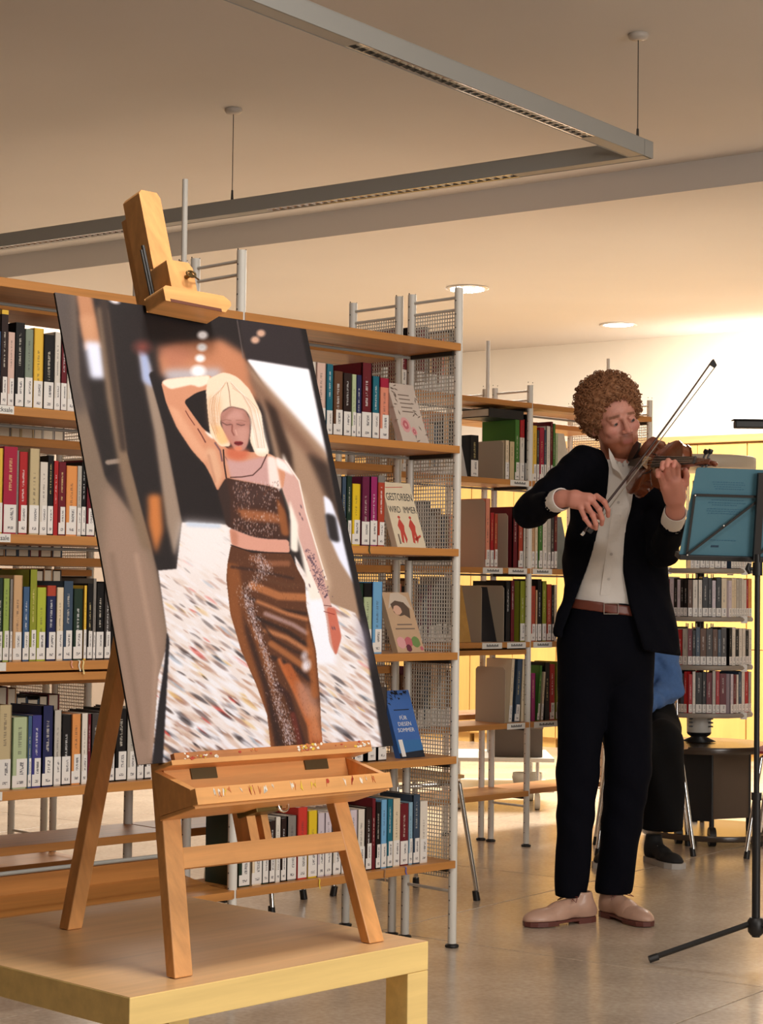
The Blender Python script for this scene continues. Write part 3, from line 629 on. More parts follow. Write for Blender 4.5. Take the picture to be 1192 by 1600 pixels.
# ------------------------------------------------------------------ low table
A_ = onz(202.6, 1559.4, .45); B_ = onz(669.4, 1470.7, .45); C_ = onz(293.6, 1418.5, .45)
tw = (B_ - A_); TLN = tw.length; tw.normalize(); tdp = Vector((-tw.y, tw.x, 0)); TD = .62
TAB = thing('low_table', 'low square birch-veneer table carrying the easel', 'table', (A_.x, A_.y, 0))
def TF(a, b_, z): return tuple(Vector((A_.x, A_.y, z)) + tw * a + tdp * b_)
b = MB(); b.box((0, 0, .398), (TLN, TD + .1, .45), fr=TF); b.build('table_top', M_tabedge, TAB, bevel=.0015)
b = MB(); b.box((.001, .001, .45), (TLN - .001, TD + .099, .4506), fr=TF); b.build('top_veneer', M_table, TAB)
for a0 in (0, TLN - .055):
    for b0 in (0, TD + .1 - .055):
        b = MB(); b.box((a0, b0, 0), (a0 + .055, b0 + .055, .3975), fr=TF); b.build('leg', M_tabedge, TAB, bevel=.0015)

# ------------------------------------------------------------------ easel
EO = Vector((-.319, 3.153, .4506)); Ew = Vector((.6975, .7166, 0)).normalized()
En = Vector((.688, -.6603, .3009)); En -= Ew * En.dot(Ew); En.normalize(); Et = En.cross(Ew) * -1
if Et.z < 0: Et = -Et
def EF(a, b_, c=0): return tuple(EO + Ew * a + Et * b_ + En * c)
EAS = thing('easel', 'tall beech studio easel with a paint-splashed ledge and tray, standing on the low table', 'easel', tuple(EO + Ew * .23 + Vector((0, 0, 0))))
def epart(name, poly_, c0, c1, m_=None, bevel=.002, label=None):
    b = MB(); b.prism(poly_, c0, c1, EF); return b.build(name, m_ or M_easel, EAS, bevel=bevel, label=label)
zc = lambda c: -c * En.z / Et.z          # keeps feet on the table top
# front legs (planks, tapering splay); feet cut level with the table
def leg(a0, a1, t0, t1, top):
    b = MB(); c0, c1 = -.022, 0.0
    p = [EF(a0, zc(c0) + .001, c0), EF(a1, zc(c0) + .001, c0), EF(a1, zc(c1) + .001, c1), EF(a0, zc(c1) + .001, c1), EF(t0, top, c0), EF(t1, top, c0), EF(t1, top, c1), EF(t0, top, c1)]
    b.hexa(p); return b.build('leg', M_easel, EAS, bevel=.002)
leg(-.016, .023, .030, .071, .37); leg(.441, .480, .415, .450, .37)
epart('crossbar', [(.034, .1785), (.437, .1745), (.440, .2095), (.042, .2135)], -.019, -.001, M_easel2)
# tray box: back board, two side cheeks, floor, front board
epart('tray_back', [(.028, .272), (.462, .268), (.462, .348), (.028, .348)], -.0005, .012, M_easel2)
def cheek(a0, a1):
    b = MB(); f = lambda c, bb, a: EF(a, bb, c)
    b.prism([(.001, .270), (.096, .269), (.096, .292), (.001, .349)], a0, a1, f); return b.build('tray_side', M_easel, EAS, bevel=.0015)
cheek(.012, .027); cheek(.463, .476)
epart('tray_floor', [(.012, .262), (.476, .262), (.476, .2695), (.012, .2695)], .0, .094, M_easel2)
epart('tray_front', [(.006, .266), (.470, .264), (.470, .292), (.006, .294)], .0965, .110, M_easel2, label='worn front board of the tray')
for a0 in (.085, .355):
    epart('hinge', [(a0, .326), (a0 + .058, .325), (a0 + .058, .344), (a0, .345)], .0125, .0145, mat('aged_brass', s2l(92, 78, 50), .5, metal=.6), bevel=.0004)
# ledge for the picture
epart('ledge', [(.012, .345), (.492, .343), (.492, .3515), (.012, .3535)], .0, .056, M_easel2)
epart('ledge_lip', [(.020, .3535), (.492, .3515), (.492, .364), (.020, .3655)], .046, .056, wood('paint_splashed_wood', s2l(206, 136, 80), (0, 0, .8), .45, wear=.8))
sp_cols = [(236, 228, 214), (226, 190, 70), (180, 70, 50), (236, 228, 214), (200, 120, 70)]
for ci, col in enumerate(sp_cols):
    b = MB()
    for i in range(14):
        a = random.choice([random.uniform(.03, .12), random.uniform(.3, .36), random.uniform(.45, .488), random.uniform(.02, .48)]); bb = random.uniform(.354, .364); s_ = random.uniform(.0012, .004)
        b.prism([(a + s_ * random.uniform(.6, 1.6) * math.cos(t_ * 1.05), bb + s_ * random.uniform(.5, .9) * math.sin(t_ * 1.05)) for t_ in range(6)], .0561, .0567, EF)
    for i in range(5):
        a = random.uniform(.04, .46); s_ = random.uniform(.001, .003)
        b.prism([(a + s_ * 1.6 * math.cos(t_ * 1.05), .283 + random.uniform(-.01, .009) + s_ * .6 * math.sin(t_ * 1.05)) for t_ in range(6)], .1101, .1106, EF)
    b.build('paint_spots', mat('dried_paint', s2l(*col), .3), EAS)['kind'] = 'stuff'
# mast: rear rail, front mast, lower ends seen behind the crossbar
epart('rear_rail', [(.212, .19), (.250, .19), (.250, 1.43), (.212, 1.43)], -.045, -.024)
def mast(lo, up):
    b = MB(); b.prism(lo, -.022, -.002, EF); b.prism(up, -.022, .029, EF); return b.build('mast', M_easel, EAS, bevel=.002)
mast([(.206, .21), (.2265, .21), (.2265, .372), (.206, .372)], [(.206, .372), (.256, .372), (.256, 1.452), (.249, 1.463), (.211, 1.463), (.204, 1.455)])
epart('mast_foot', [(.240, .21), (.256, .21), (.256, .371), (.240, .371)], -.022, -.002)
epart('adjusting_block', [(.196, 1.228), (.258, 1.226), (.258, 1.283), (.250, 1.294), (.196, 1.294)], .030, .078, bevel=.004)
epart('top_grip', [(.156, 1.196), (.300, 1.190), (.318, 1.206), (.318, 1.214), (.303, 1.224), (.163, 1.227), (.156, 1.222)], .042, .099, M_easel2, bevel=.004)
epart('grip_slot', [(.168, 1.1945), (.29, 1.1895), (.29, 1.1955), (.168, 1.2005)], .0992, .1000, mat('dark_groove', s2l(96, 48, 28), .6), bevel=0)
b = MB(); q = lambda a, bb, c: EF(a, bb, c)
b.tube([q(.236, 1.262, .079), q(.236, 1.262, .094)], .0045, 10)
b.tube([q(.236 + .011 * math.cos(t_), 1.262 + .006 * math.sin(t_), .094) for t_ in np.linspace(0, 6.2832, 13)], .002, 6); b.tube([q(.244, 1.262, .09), q(.262, 1.258, .084)], .0016, 6)
b.build('wing_screw', mat('old_brass', s2l(110, 90, 56), .35, metal=.9), EAS)
b = MB(); b.tube([q(.193, 1.20, .028), q(.193, 1.345, .024)], .0035, 8); b.tube([q(.187, 1.20, .028), q(.187, 1.335, .024)], .0025, 8); b.build('guide_rod', M_dark, EAS)
b = MB(); b.box((.20, .255, -.02), (.262, .285, .034), fr=EF); b.build('mast_clamp', mat('old_brass_plate', s2l(110, 92, 50), .45, metal=.7), EAS, bevel=.002)
b = MB(); b.tube([q(.262 + .012 * math.cos(t_), .262 + .01 * math.sin(t_), .036) for t_ in np.linspace(0, 6.2832, 15)], .003, 8); b.build('clamp_ring', M_chrome, EAS)
# rear prop leg
foot = Vector((onz(110, 1451, .4506)[:])); topp = Vector(EF(.231, 1.02, -.05))
ax = (topp - foot).normalized(); sd = Ew - ax * Ew.dot(ax); sd.normalize(); nn = ax.cross(sd)
b = MB(); wv, dv = .0165, .014; e = ax.z
def cut(p, s1, s2):                        # level foot
    v_ = foot + sd * s1 + nn * s2; return tuple(v_ + ax * ((.4512 - v_.z) / ax.z))
b.hexa([cut(0, -wv, -dv), cut(0, wv, -dv), cut(0, wv, dv), cut(0, -wv, dv)] + [tuple(topp + sd * s1 + nn * s2) for s1, s2 in ((-wv, -dv), (wv, -dv), (wv, dv), (-wv, dv))])
b.build('rear_leg', M_easel, EAS, bevel=.002)

# ------------------------------------------------------------------ the printed photograph
PA0, PA1, PB0, PB1 = -.043, .574, .3545, 1.2135
CX, CY, CW, CH, CS = 70, 440, 560, 770, 1.5            # drawing canvas in print-design units
gw, gh = int(CW * CS), int(CH * CS)
yy, xx = np.mgrid[0:gh, 0:gw]; XX = xx / CS + CX; YY = yy / CS + CY
IMG = np.zeros((gh, gw, 3)); IMG[:] = (40, 31, 29)
def blur(a, r_):
    if r_ <= 0: return a
    r_ = r_ * CS; k = np.exp(-.5 * (np.arange(-int(3 * r_) - 1, int(3 * r_) + 2) / r_) ** 2); k /= k.sum(); p = len(k) // 2
    def cv(x, axis):
        n = x.shape[axis]; pad = [(0, 0)] * x.ndim; pad[axis] = (p, p); y = np.pad(x, pad, mode='edge'); out = np.zeros_like(x)
        for i, kk in enumerate(k): out += kk * np.take(y, range(i, i + n), axis=axis)
        return out
    return cv(cv(a, 0), 1)
def pmask(pts):
    x = XX; y = YY; ins = np.zeros(x.shape, bool); n = len(pts)
    for i in range(n):
        x0, y0 = pts[i]; x1, y1 = pts[(i + 1) % n]
        if y0 == y1: continue
        c = ((y0 > y) != (y1 > y)) & (x < (x1 - x0) * (y - y0) / (y1 - y0) + x0); ins ^= c
    return ins.astype(float)
def z1(*p): return [(80 + a / 2.1055, 440 + b_ / 2.1055) for a, b_ in p]
def z2(*p): return [(240 + a / 5, 560 + b_ / 5) for a, b_ in p]
def z3(*p): return [(330 + a / 4.704, 840 + b_ / 4.704) for a, b_ in p]
def paint(pts, col, bl=0, al=1):
    for lim in (3.2, 1.1):
        out = []
        for (x0, y0), (x1, y1) in zip(pts, pts[1:] + pts[:1]):
            t_ = min(.25, lim / (math.hypot(x1 - x0, y1 - y0) + 1e-6)); out += [(x0 + (x1 - x0) * t_, y0 + (y1 - y0) * t_), (x1 - (x1 - x0) * t_, y1 - (y1 - y0) * t_)]
        pts = out
    m_ = pmask(pts)
    if bl: m_ = blur(m_, bl)
    m_ = (m_ * al)[..., None]; IMG[:] = IMG * (1 - m_) + np.array(col) * m_
def ell(cx, cy, rx, ry, ang, col, soft=.25, al=1):
    c, s_ = math.cos(ang), math.sin(ang); e = max(rx, ry) * 1.5 + 2
    x0 = max(0, int((cx - e - CX) * CS)); x1 = min(gw, int((cx + e - CX) * CS)); y0 = max(0, int((cy - e - CY) * CS)); y1 = min(gh, int((cy + e - CY) * CS))
    if x1 <= x0 or y1 <= y0: return
    dx = XX[y0:y1, x0:x1] - cx; dy = YY[y0:y1, x0:x1] - cy
    d = np.sqrt(((dx * c + dy * s_) / rx) ** 2 + ((-dx * s_ + dy * c) / ry) ** 2)
    m_ = (np.clip((1 + soft - d) / (2 * soft), 0, 1) * al)[..., None]
    IMG[y0:y1, x0:x1] = IMG[y0:y1, x0:x1] * (1 - m_) + np.array(col) * m_
def stroke(pts, w_, col, bl=.3, al=1):
    m_ = np.zeros(XX.shape)
    for (xa, ya), (xb, yb) in zip(pts[:-1], pts[1:]):
        dx, dy = xb - xa, yb - ya; L2 = dx * dx + dy * dy + 1e-9; t_ = np.clip(((XX - xa) * dx + (YY - ya) * dy) / L2, 0, 1)
        d = np.hypot(XX - xa - t_ * dx, YY - ya - t_ * dy); m_ = np.maximum(m_, np.clip((w_ / 2 + bl - d) / (2 * bl + 1e-6), 0, 1))
    m_ = (m_ * al)[..., None]; IMG[:] = IMG * (1 - m_) + np.array(col) * m_
# blurred surroundings
paint(z1((-20, 10), (78, 25), (95, 330), (180, 650), (330, 860), (390, 1180), (330, 1600), (250, 1600)), (128, 106, 84), 2)
paint(z1((-20, 0), (78, 20), (90, 330), (130, 420), (60, 430)), (84, 72, 64), 10)
paint(z1((180, 660), (260, 760), (345, 960), (380, 1190), (330, 1600), (262, 1600), (170, 900)), (158, 128, 104), 8)
stroke(z1((200, 900), (300, 1500)), 7, (132, 106, 84), 5, .7); stroke(z1((280, 900), (345, 1250), (330, 1560)), 6, (186, 152, 124), 4, .7)
paint(z1((80, 30), (132, 40), (170, 230), (112, 230)), (190, 130, 88), 2.5); paint(z1((92, 110), (140, 110), (148, 190), (108, 190)), (206, 148, 104), 4)
paint(z1((110, 225), (168, 215), (240, 590), (180, 645)), (36, 29, 27), 1.5)
paint(z1((108, 195), (165, 200), (182, 320), (130, 320)), (235, 235, 240), 4); paint(z1((176, 588), (232, 580), (236, 596), (180, 604)), (150, 130, 110), 1)
paint(z1((150, 80), (190, 90), (262, 600), (345, 880), (300, 880), (232, 660), (182, 380)), (134, 108, 82), 3)
paint(z1((140, 40), (620, 110), (640, 380), (330, 500), (412, 945), (352, 955), (300, 760), (250, 560), (188, 90)), (34, 27, 26), 1.2)
paint(z1((155, 45), (185, 50), (250, 560), (228, 560), (190, 300)), (60, 46, 38), 3)
paint(z1((285, 225), (325, 270), (372, 480), (432, 790), (405, 905), (380, 800), (340, 500)), (158, 134, 110), 2.5)
paint(z1((288, 215), (318, 240), (340, 350), (300, 330)), (170, 180, 205), 3); ell(*z1((300, 215))[0], 12, 9, 0, (120, 60, 50), .8)
paint(z1((318, 700), (360, 700), (368, 820), (345, 900), (320, 800)), (206, 122, 60), 4)
paint(z1((320, 300), (520, 240), (640, 400), (600, 812), (432, 795), (372, 480)), (30, 23, 23), 1)
paint(z1((350, 240), (440, 200), (560, 190), (640, 240), (690, 400), (560, 330), (360, 310)), (196, 128, 88), 5)
paint(z1((340, 215), (420, 200), (480, 240), (400, 290)), (186, 118, 86), 6)
paint(z1((370, 290), (560, 285), (560, 320), (380, 330)), (190, 180, 175), 5)
paint(z1((618, 120), (850, 150), (880, 300), (640, 262)), (46, 38, 38), 2); stroke(z1((612, 128), (632, 250)), 1.6, (110, 96, 88), 1, .8)
for x_, y_, r_ in ((510, 116, 7), (498, 176, 8), (496, 216, 7.5), (490, 252, 7.5), (484, 294, 11)): ell(*z1((x_, y_))[0], r_, r_ * .8, 0, (255, 248, 235), .4)
for x_, y_ in ((690, 170), (671, 192)): ell(*z1((x_, y_))[0], 6.5, 5.5, 0, (205, 160, 128), .4)
ell(*z1((208, 64))[0], 8, 4, .3, (225, 215, 205), .5)
paint(z1((642, 254), (860, 290), (915, 580), (860, 600), (760, 430)), (252, 248, 240), 1.2)
paint(z1((640, 262), (700, 330), (800, 440), (905, 560), (1000, 760), (1060, 1100), (1000, 1120), (900, 1060), (830, 860), (760, 680), (700, 420)), (168, 134, 104), 3)
paint(z1((640, 300), (700, 350), (900, 590), (880, 620), (780, 500), (690, 400)), (134, 98, 74), 4)
paint(z1((700, 380), (740, 420), (790, 560), (800, 640), (760, 600)), (52, 34, 26), 3)
paint(z1((840, 560), (915, 600), (960, 820), (900, 700)), (58, 42, 34), 4)
paint(z1((770, 640), (830, 700), (920, 1000), (900, 1060), (820, 850)), (214, 180, 146), 4)
paint(z1((895, 700), (920, 720), (945, 790), (990, 900), (1000, 1000), (950, 920), (910, 830)), (244, 244, 248), 1.5)
paint(z1((900, 760), (935, 770), (950, 860), (915, 850)), (40, 34, 34), 2)
# bright blurred floor of slanting streaks
FLr = z1((430, 792), (590, 800), (610, 1000), (760, 1600), (330, 1610), (352, 1300), (385, 1180), (352, 950), (412, 945))
FRr = z1((800, 900), (860, 1000), (900, 1050), (1000, 1090), (1050, 1200), (1100, 1400), (1130, 1600), (860, 1600), (840, 1200))
mL = blur(np.maximum(pmask(FLr), pmask(FRr)), .8)[..., None]; base = IMG.copy()
IMG[:] = (246, 232, 216)
for i in range(2300):
    y_ = 820 + 400 * rng.random() ** .75; x_ = 230 + 400 * rng.random(); tt = (y_ - 820) / 400
    col = [(255, 252, 246), (255, 252, 246), (252, 240, 226), (226, 196, 168), (206, 160, 126), (170, 120, 96), (110, 84, 76), (40, 30, 32), (220, 70, 56), (236, 190, 110), (130, 150, 165)][rng.choice(11, p=[.27, .17, .11, .12, .09, .06, .05, .075, .015, .025, .015])]
    al = (.35 + .55 * tt) * (1 if x_ < 420 else .9)
    ln = rng.uniform(6, 19) * (.5 + .65 * tt); ell(x_, y_, ln, ln * (.17 + .06 * rng.random()), .62 + rng.normal() * .05, col, .35, al * rng.uniform(.6, 1))
floorimg = IMG.copy(); IMG[:] = base * (1 - mL) + floorimg * mL
paint(z1((432, 785), (590, 800), (600, 950), (440, 960), (420, 870)), (250, 240, 226), 7, .8)
paint(z1((440, 790), (560, 798), (560, 812), (445, 806)), (200, 214, 224), 2, .8)
paint(z1((381, 1150), (389, 1180), (366, 1600), (330, 1600), (352, 1400), (372, 1260)), (30, 24, 26), 1)
paint(z1((835, 1000), (900, 1060), (940, 1260), (870, 1260)), (255, 253, 248), 3)
paint(z1((760, 560), (810, 660), (850, 880), (900, 1040), (850, 1050), (820, 880), (770, 700)), (255, 240, 216), 2)
# dark border strip on the right
paint(z1((815, 130), (900, 150), (1180, 1600), (1100, 1600), (1040, 1230), (990, 980), (960, 850), (905, 560)), (24, 19, 20), 1.5)
paint(z1((1005, 1090), (1040, 1150), (1060, 1290), (1010, 1180)), (150, 140, 150), 5, .6)
# hanging arm with marks
skin = (216, 168, 148)
paint(z1((735, 575), (775, 590), (812, 650), (832, 740), (862, 850), (890, 950), (920, 1060), (935, 1100), (955, 1170), (936, 1232), (915, 1190), (905, 1110), (893, 1050), (855, 960), (820, 860), (790, 760), (762, 690)), skin, .5)
stroke(z1((770, 590), (815, 655), (838, 760), (905, 980)), 2, (255, 236, 214), .8)
paint(z1((905, 1070), (935, 1075), (955, 1170), (937, 1232), (925, 1200)), (206, 110, 84), .8); stroke(z1((897, 1065), (922, 1068)), .9, (70, 30, 30)); stroke(z1((897, 1085), (932, 1095)), .9, (120, 30, 30))
for i in range(150):
    t_ = rng.random(); x_ = 845 + 60 * t_ + rng.normal() * 9; y_ = 880 + 160 * t_; ell(*z1((x_, y_))[0], rng.uniform(.6, 2.2), .7, rng.uniform(0, 3), (84, 62, 76), .5, .75)
for x_, y_ in ((822, 740), (818, 765), (826, 780), (850, 1000), (925, 1140), (932, 1140)): ell(*z1((x_, y_))[0], 3, 1, 1.2, (96, 70, 78), .5, .8)
# raised arm
paint(z2((58, 190), (90, 165), (200, 150), (330, 142), (450, 130), (480, 240), (410, 245), (330, 270), (236, 335), (300, 430), (380, 540), (470, 625), (600, 720), (900, 740), (1000, 800), (1030, 900), (1010, 1020), (560, 945), (500, 1042), (455, 930), (400, 830), (300, 720), (180, 540), (95, 340)), (214, 146, 106), .5)
paint(z2((60, 190), (90, 165), (200, 150), (330, 140), (440, 130), (440, 190), (360, 230), (300, 205), (130, 243)), (255, 228, 194), 1)
paint(z2((110, 360), (190, 540), (310, 720), (400, 820), (430, 760), (330, 620), (190, 400)), (232, 170, 128), 2.5, .8)
paint(z2((400, 700), (480, 700), (540, 900), (500, 1020), (450, 900)), (228, 176, 134), 2.5, .8); stroke(z2((430, 760), (480, 960)), 3, (190, 130, 96), 2, .7)
paint(z2((236, 335), (330, 275), (412, 242), (432, 560), (402, 562)), (28, 20, 20), .3)
stroke(z2((250, 410), (275, 455), (320, 520)), 1.3, (110, 50, 40), .4); stroke(z2((345, 550), (375, 600), (405, 655)), 1.6, (90, 36, 34), .4); stroke(z2((480, 660), (520, 720), (535, 800)), 2.4, (90, 60, 70), .8, .8); stroke(z2((560, 770), (590, 820)), 1.6, (120, 80, 80), .6, .7)
paint(z2((390, 560), (470, 600), (470, 635), (430, 610)), (255, 236, 210), 1)
# chest
paint(z2((565, 780), (700, 800), (890, 760), (940, 1010), (600, 935)), (206, 158, 144), 2)
paint(z2((560, 700), (620, 690), (760, 720), (720, 790), (640, 800), (570, 770)), (206, 108, 74), 3)
paint(z2((885, 760), (950, 770), (1000, 1030), (960, 1020), (905, 1000)), (250, 226, 206), 1.5); paint(z2((950, 765), (1040, 820), (1100, 920), (1060, 900), (960, 850)), (255, 238, 220), 1.5)
# hair
hair = z2((408, 250), (425, 160), (540, 108), (600, 120), (660, 150), (745, 235), (800, 340), (842, 430), (862, 600), (905, 740), (870, 770), (800, 760), (750, 640), (770, 480), (715, 400), (600, 372), (530, 415), (520, 520), (600, 650), (598, 690), (520, 690), (440, 590), (420, 400))
paint(hair, (246, 216, 178), .6); paint(z2((425, 300), (520, 300), (520, 500), (440, 540)), (226, 168, 116), 4, .8); paint(z2((440, 520), (540, 530), (598, 650), (520, 680)), (250, 190, 118), 2, .8)
paint(z2((760, 420), (830, 430), (900, 740), (800, 740), (765, 600)), (255, 240, 214), 2.5)
for i in range(46):
    o_ = i * 7.0
    if i < 22: stroke(z2((575 - o_ * .2, 170 + o_ * .2), (520 - o_ * .5, 250 + o_ * .4), (500 - o_ * .45, 370 + o_ * .2), (515 - o_ * .45, 500)), .5, random.choice([(255, 244, 222), (214, 160, 112), (255, 236, 204)]), .3, .55)
    else: o_ = (i - 22) * 6.5; stroke(z2((595 + o_ * .2, 170 + o_ * .3), (680 + o_ * .4, 270 + o_ * .3), (730 + o_ * .55, 380 + o_ * .2), (770 + o_ * .5, 560)), .5, random.choice([(255, 246, 226), (222, 178, 134), (255, 238, 208)]), .3, .5)
paint(z2((520, 430), (600, 375), (715, 402), (755, 480), (750, 600), (735, 680), (700, 725), (640, 720), (590, 650), (535, 540)), (190, 132, 112), 1)
paint(z2((600, 400), (700, 420), (700, 480), (560, 480)), (206, 152, 132), 3, .8); paint(z2((650, 540), (740, 530), (730, 650), (690, 690), (650, 640)), (206, 150, 128), 3, .8)
for i in range(60):
    a = rng.uniform(0, 1)
    if i % 2: o_ = rng.uniform(0, 150); stroke(z2((570 - o_ * .15, 175 + o_ * .3), (525 - o_ * .55, 260 + o_ * .4), (505 - o_ * .5, 380), (500 - o_ * .42, 470 + 60 * a), (520 - o_ * .3, 560 + 80 * a)), .45, random.choice([(190, 136, 92), (206, 154, 108), (255, 240, 214)]), .35, .5)
    else: o_ = rng.uniform(0, 150); stroke(z2((598 + o_ * .15, 180 + o_ * .4), (680 + o_ * .45, 275 + o_ * .3), (735 + o_ * .55, 390), (775 + o_ * .55, 560), (800 + o_ * .5, 700)), .45, random.choice([(196, 150, 112), (214, 170, 130), (255, 246, 226)]), .35, .5)
paint(z2((600, 385), (640, 390), (560, 450), (535, 520), (522, 470)), (150, 98, 80), 2.5, .6); paint(z2((715, 410), (755, 490), (748, 560), (728, 500), (700, 420)), (150, 100, 80), 2.5, .55)
paint(z2((560, 500), (612, 496), (604, 530), (560, 530)), (150, 96, 80), 2, .55); paint(z2((640, 500), (716, 500), (706, 532), (648, 532)), (150, 96, 80), 2, .5)
paint(z2((545, 560), (600, 640), (640, 700), (590, 660)), (214, 120, 84), 2.5, .6)
stroke(z2((575, 190), (590, 260), (600, 370)), 1.0, (120, 78, 54), .6, .8); stroke(z2((535, 500), (570, 520), (608, 515)), 1.1, (92, 54, 50), .5); stroke(z2((650, 512), (685, 524), (712, 518)), 1.1, (92, 54, 50), .5)
stroke(z2((530, 488), (565, 478), (605, 486)), .9, (140, 92, 74), .7, .8); stroke(z2((645, 484), (680, 482), (720, 492)), .9, (140, 92, 74), .7, .8)
stroke(z2((614, 520), (612, 570), (628, 600)), 1.8, (120, 58, 46), 1, .8); stroke(z2((640, 560), (650, 598)), 1.6, (226, 172, 148), .8, .8)
paint(z2((622, 655), (650, 646), (702, 652), (696, 676), (650, 684)), (122, 30, 34), .5); stroke(z2((630, 665), (698, 662)), .8, (60, 14, 18), .3)
paint(z2((620, 690), (700, 690), (680, 725), (645, 722)), (228, 130, 92), 1.5)
# straps, top, waist, skirt
stroke(z2((545, 715), (552, 830), (568, 935)), 2.2, (48, 24, 22), .4); stroke(z2((885, 752), (840, 850), (775, 912), (690, 926), (600, 930)), 1.6, (72, 38, 32), .4)
paint(z2((565, 930), (620, 945), (960, 1010), (1000, 1060), (1072, 1330), (1052, 1412), (900, 1410), (780, 1390), (570, 1312), (560, 1200), (500, 1042)), (66, 38, 28), .6)
paint(z2((500, 1042), (566, 935), (600, 1100), (600, 1300), (570, 1312)), (54, 36, 30), 1.5)
paint(z2((640, 1170), (900, 1200), (1000, 1230), (1000, 1290), (700, 1260)), (176, 104, 60), 2.5, .85); paint(z2((960, 1080), (1030, 1200), (1060, 1390), (1000, 1380), (970, 1200)), (160, 92, 46), 1.5, .85)
paint(z2((600, 960), (700, 980), (900, 1010), (930, 1120), (700, 1160), (640, 1100)), (74, 50, 44), 3, .6)
for i in range(900):
    x_ = rng.uniform(620, 980); y_ = rng.uniform(960, 1400); w_ = .9 if (1180 > y_ > 960 and (x_ < 760 or x_ > 860)) or y_ > 1240 else .35
    if y_ > 1300 + (x_ - 620) * .22 + 60: continue
    if rng.random() < w_: ell(*z2((x_, y_))[0], .5, rng.uniform(.8, 2.0), .12, random.choice([(226, 196, 184), (196, 150, 130), (120, 70, 44), (246, 226, 214), (40, 22, 20)]), .6, .6)
paint(z2((592, 1325), (780, 1395), (900, 1412), (1055, 1415), (1066, 1522), (900, 1515), (700, 1490), (608, 1458)), (222, 158, 130), .6); paint(z2((595, 1330), (660, 1360), (660, 1470), (610, 1458)), (188, 120, 88), 2, .7)
paint(z2((1060, 1100), (1130, 1300), (1130, 1520), (1068, 1500), (1070, 1330)), (255, 240, 215), 1.5)
SK = z3((145, 50), (300, 105), (580, 112), (640, 240), (690, 330), (700, 500), (770, 830), (800, 1180), (810, 1400), (822, 1545), (440, 1560), (410, 1300), (330, 1080), (220, 830), (140, 560), (110, 300), (120, 180))
msk = pmask(SK); keep = IMG.copy()
paint(SK, (92, 52, 30), .5)
paint(z3((112, 180), (200, 200), (260, 560), (440, 900), (470, 1200), (470, 1550), (430, 1550), (330, 1080), (215, 830), (130, 540)), (138, 78, 38), 2)
paint(z3((190, 300), (240, 560), (330, 800), (430, 1100), (540, 1540), (470, 1540), (380, 1100), (250, 700)), (50, 28, 22), 3)
for pts, col, w_ in (([(300, 150), (420, 190), (560, 190)], (150, 92, 60), 9), ([(150, 215), (330, 240), (600, 300)], (54, 32, 26), 4), ([(300, 350), (500, 430), (690, 440)], (190, 116, 66), 12), ([(330, 290), (560, 350), (680, 350)], (96, 58, 36), 6),
    ([(250, 430), (450, 520), (700, 560)], (44, 26, 20), 4), ([(340, 470), (560, 560), (700, 600)], (196, 124, 76), 6), ([(330, 590), (560, 690), (720, 800)], (40, 24, 20), 6), ([(400, 560), (600, 640), (700, 700)], (176, 140, 128), 7), ([(400, 680), (560, 740), (720, 840)], (196, 126, 78), 7), ([(380, 640), (450, 740), (600, 830), (730, 880)], (52, 30, 22), 4),
    ([(440, 780), (560, 860), (700, 960)], (176, 106, 58), 9), ([(450, 880), (620, 960), (740, 1060)], (44, 28, 26), 6), ([(500, 900), (600, 1100), (720, 1380), (740, 1540)], (206, 112, 56), 6), ([(560, 960), (680, 1180), (790, 1500)], (190, 98, 46), 16), ([(480, 1080), (560, 1160), (680, 1540)], (54, 28, 24), 9), ([(600, 1300), (660, 1540)], (110, 44, 30), 8)):
    stroke(z3(*pts), w_, col, 2.2, .85)
paint(z3((620, 1040), (760, 1120), (800, 1300), (700, 1330), (640, 1180)), (196, 140, 112), 4, .75); paint(z3((700, 1200), (800, 1260), (815, 1500), (740, 1480)), (214, 140, 92), 4, .7)
paint(z3((700, 600), (760, 830), (790, 1180), (740, 1180), (700, 800)), (172, 96, 44), 2, .8)
ell(*z3((700, 940))[0], 6.5, 9, .2, (246, 236, 232), .5, .9); ell(*z3((685, 870))[0], 5, 7, .2, (225, 210, 205), .6, .8)
path = [(340, 130, 90), (400, 250, 90), (250, 400, 60), (290, 540, 45), (340, 700, 40), (400, 850, 45), (450, 1050, 55), (500, 1250, 70), (560, 1400, 65), (590, 1520, 45)]
for i in range(2600):
    k_ = rng.uniform(0, len(path) - 1.001); a = int(k_); f_ = k_ - a; x_ = path[a][0] * (1 - f_) + path[a + 1][0] * f_ + rng.normal() * path[a][2] * .38; y_ = path[a][1] * (1 - f_) + path[a + 1][1] * f_ + rng.normal() * 12
    ell(*z3((x_, y_))[0], .45, rng.uniform(.7, 1.8), -.25, random.choice([(232, 212, 206), (200, 170, 160), (150, 110, 96), (250, 240, 236), (40, 24, 24)]), .6, .6)
for i in range(1500):
    x_, y_ = rng.uniform(120, 800), rng.uniform(120, 1540); ell(*z3((x_, y_))[0], .4, 1.5, -.1, random.choice([(60, 34, 24), (190, 130, 90), (120, 70, 40)]), .6, .3)
IMG[:] = np.where(blur(msk, .4)[..., None] > .02, IMG * blur(msk, .4)[..., None] + keep * (1 - blur(msk, .4)[..., None]), keep)
stroke(z3((145, 55), (300, 108), (580, 114)), 1.4, (36, 20, 18), .5)
IMG = np.clip(IMG + rng.normal(size=(gh, gw, 1)) * 2.5, 0, 255) * np.array([.90, .92, .99])
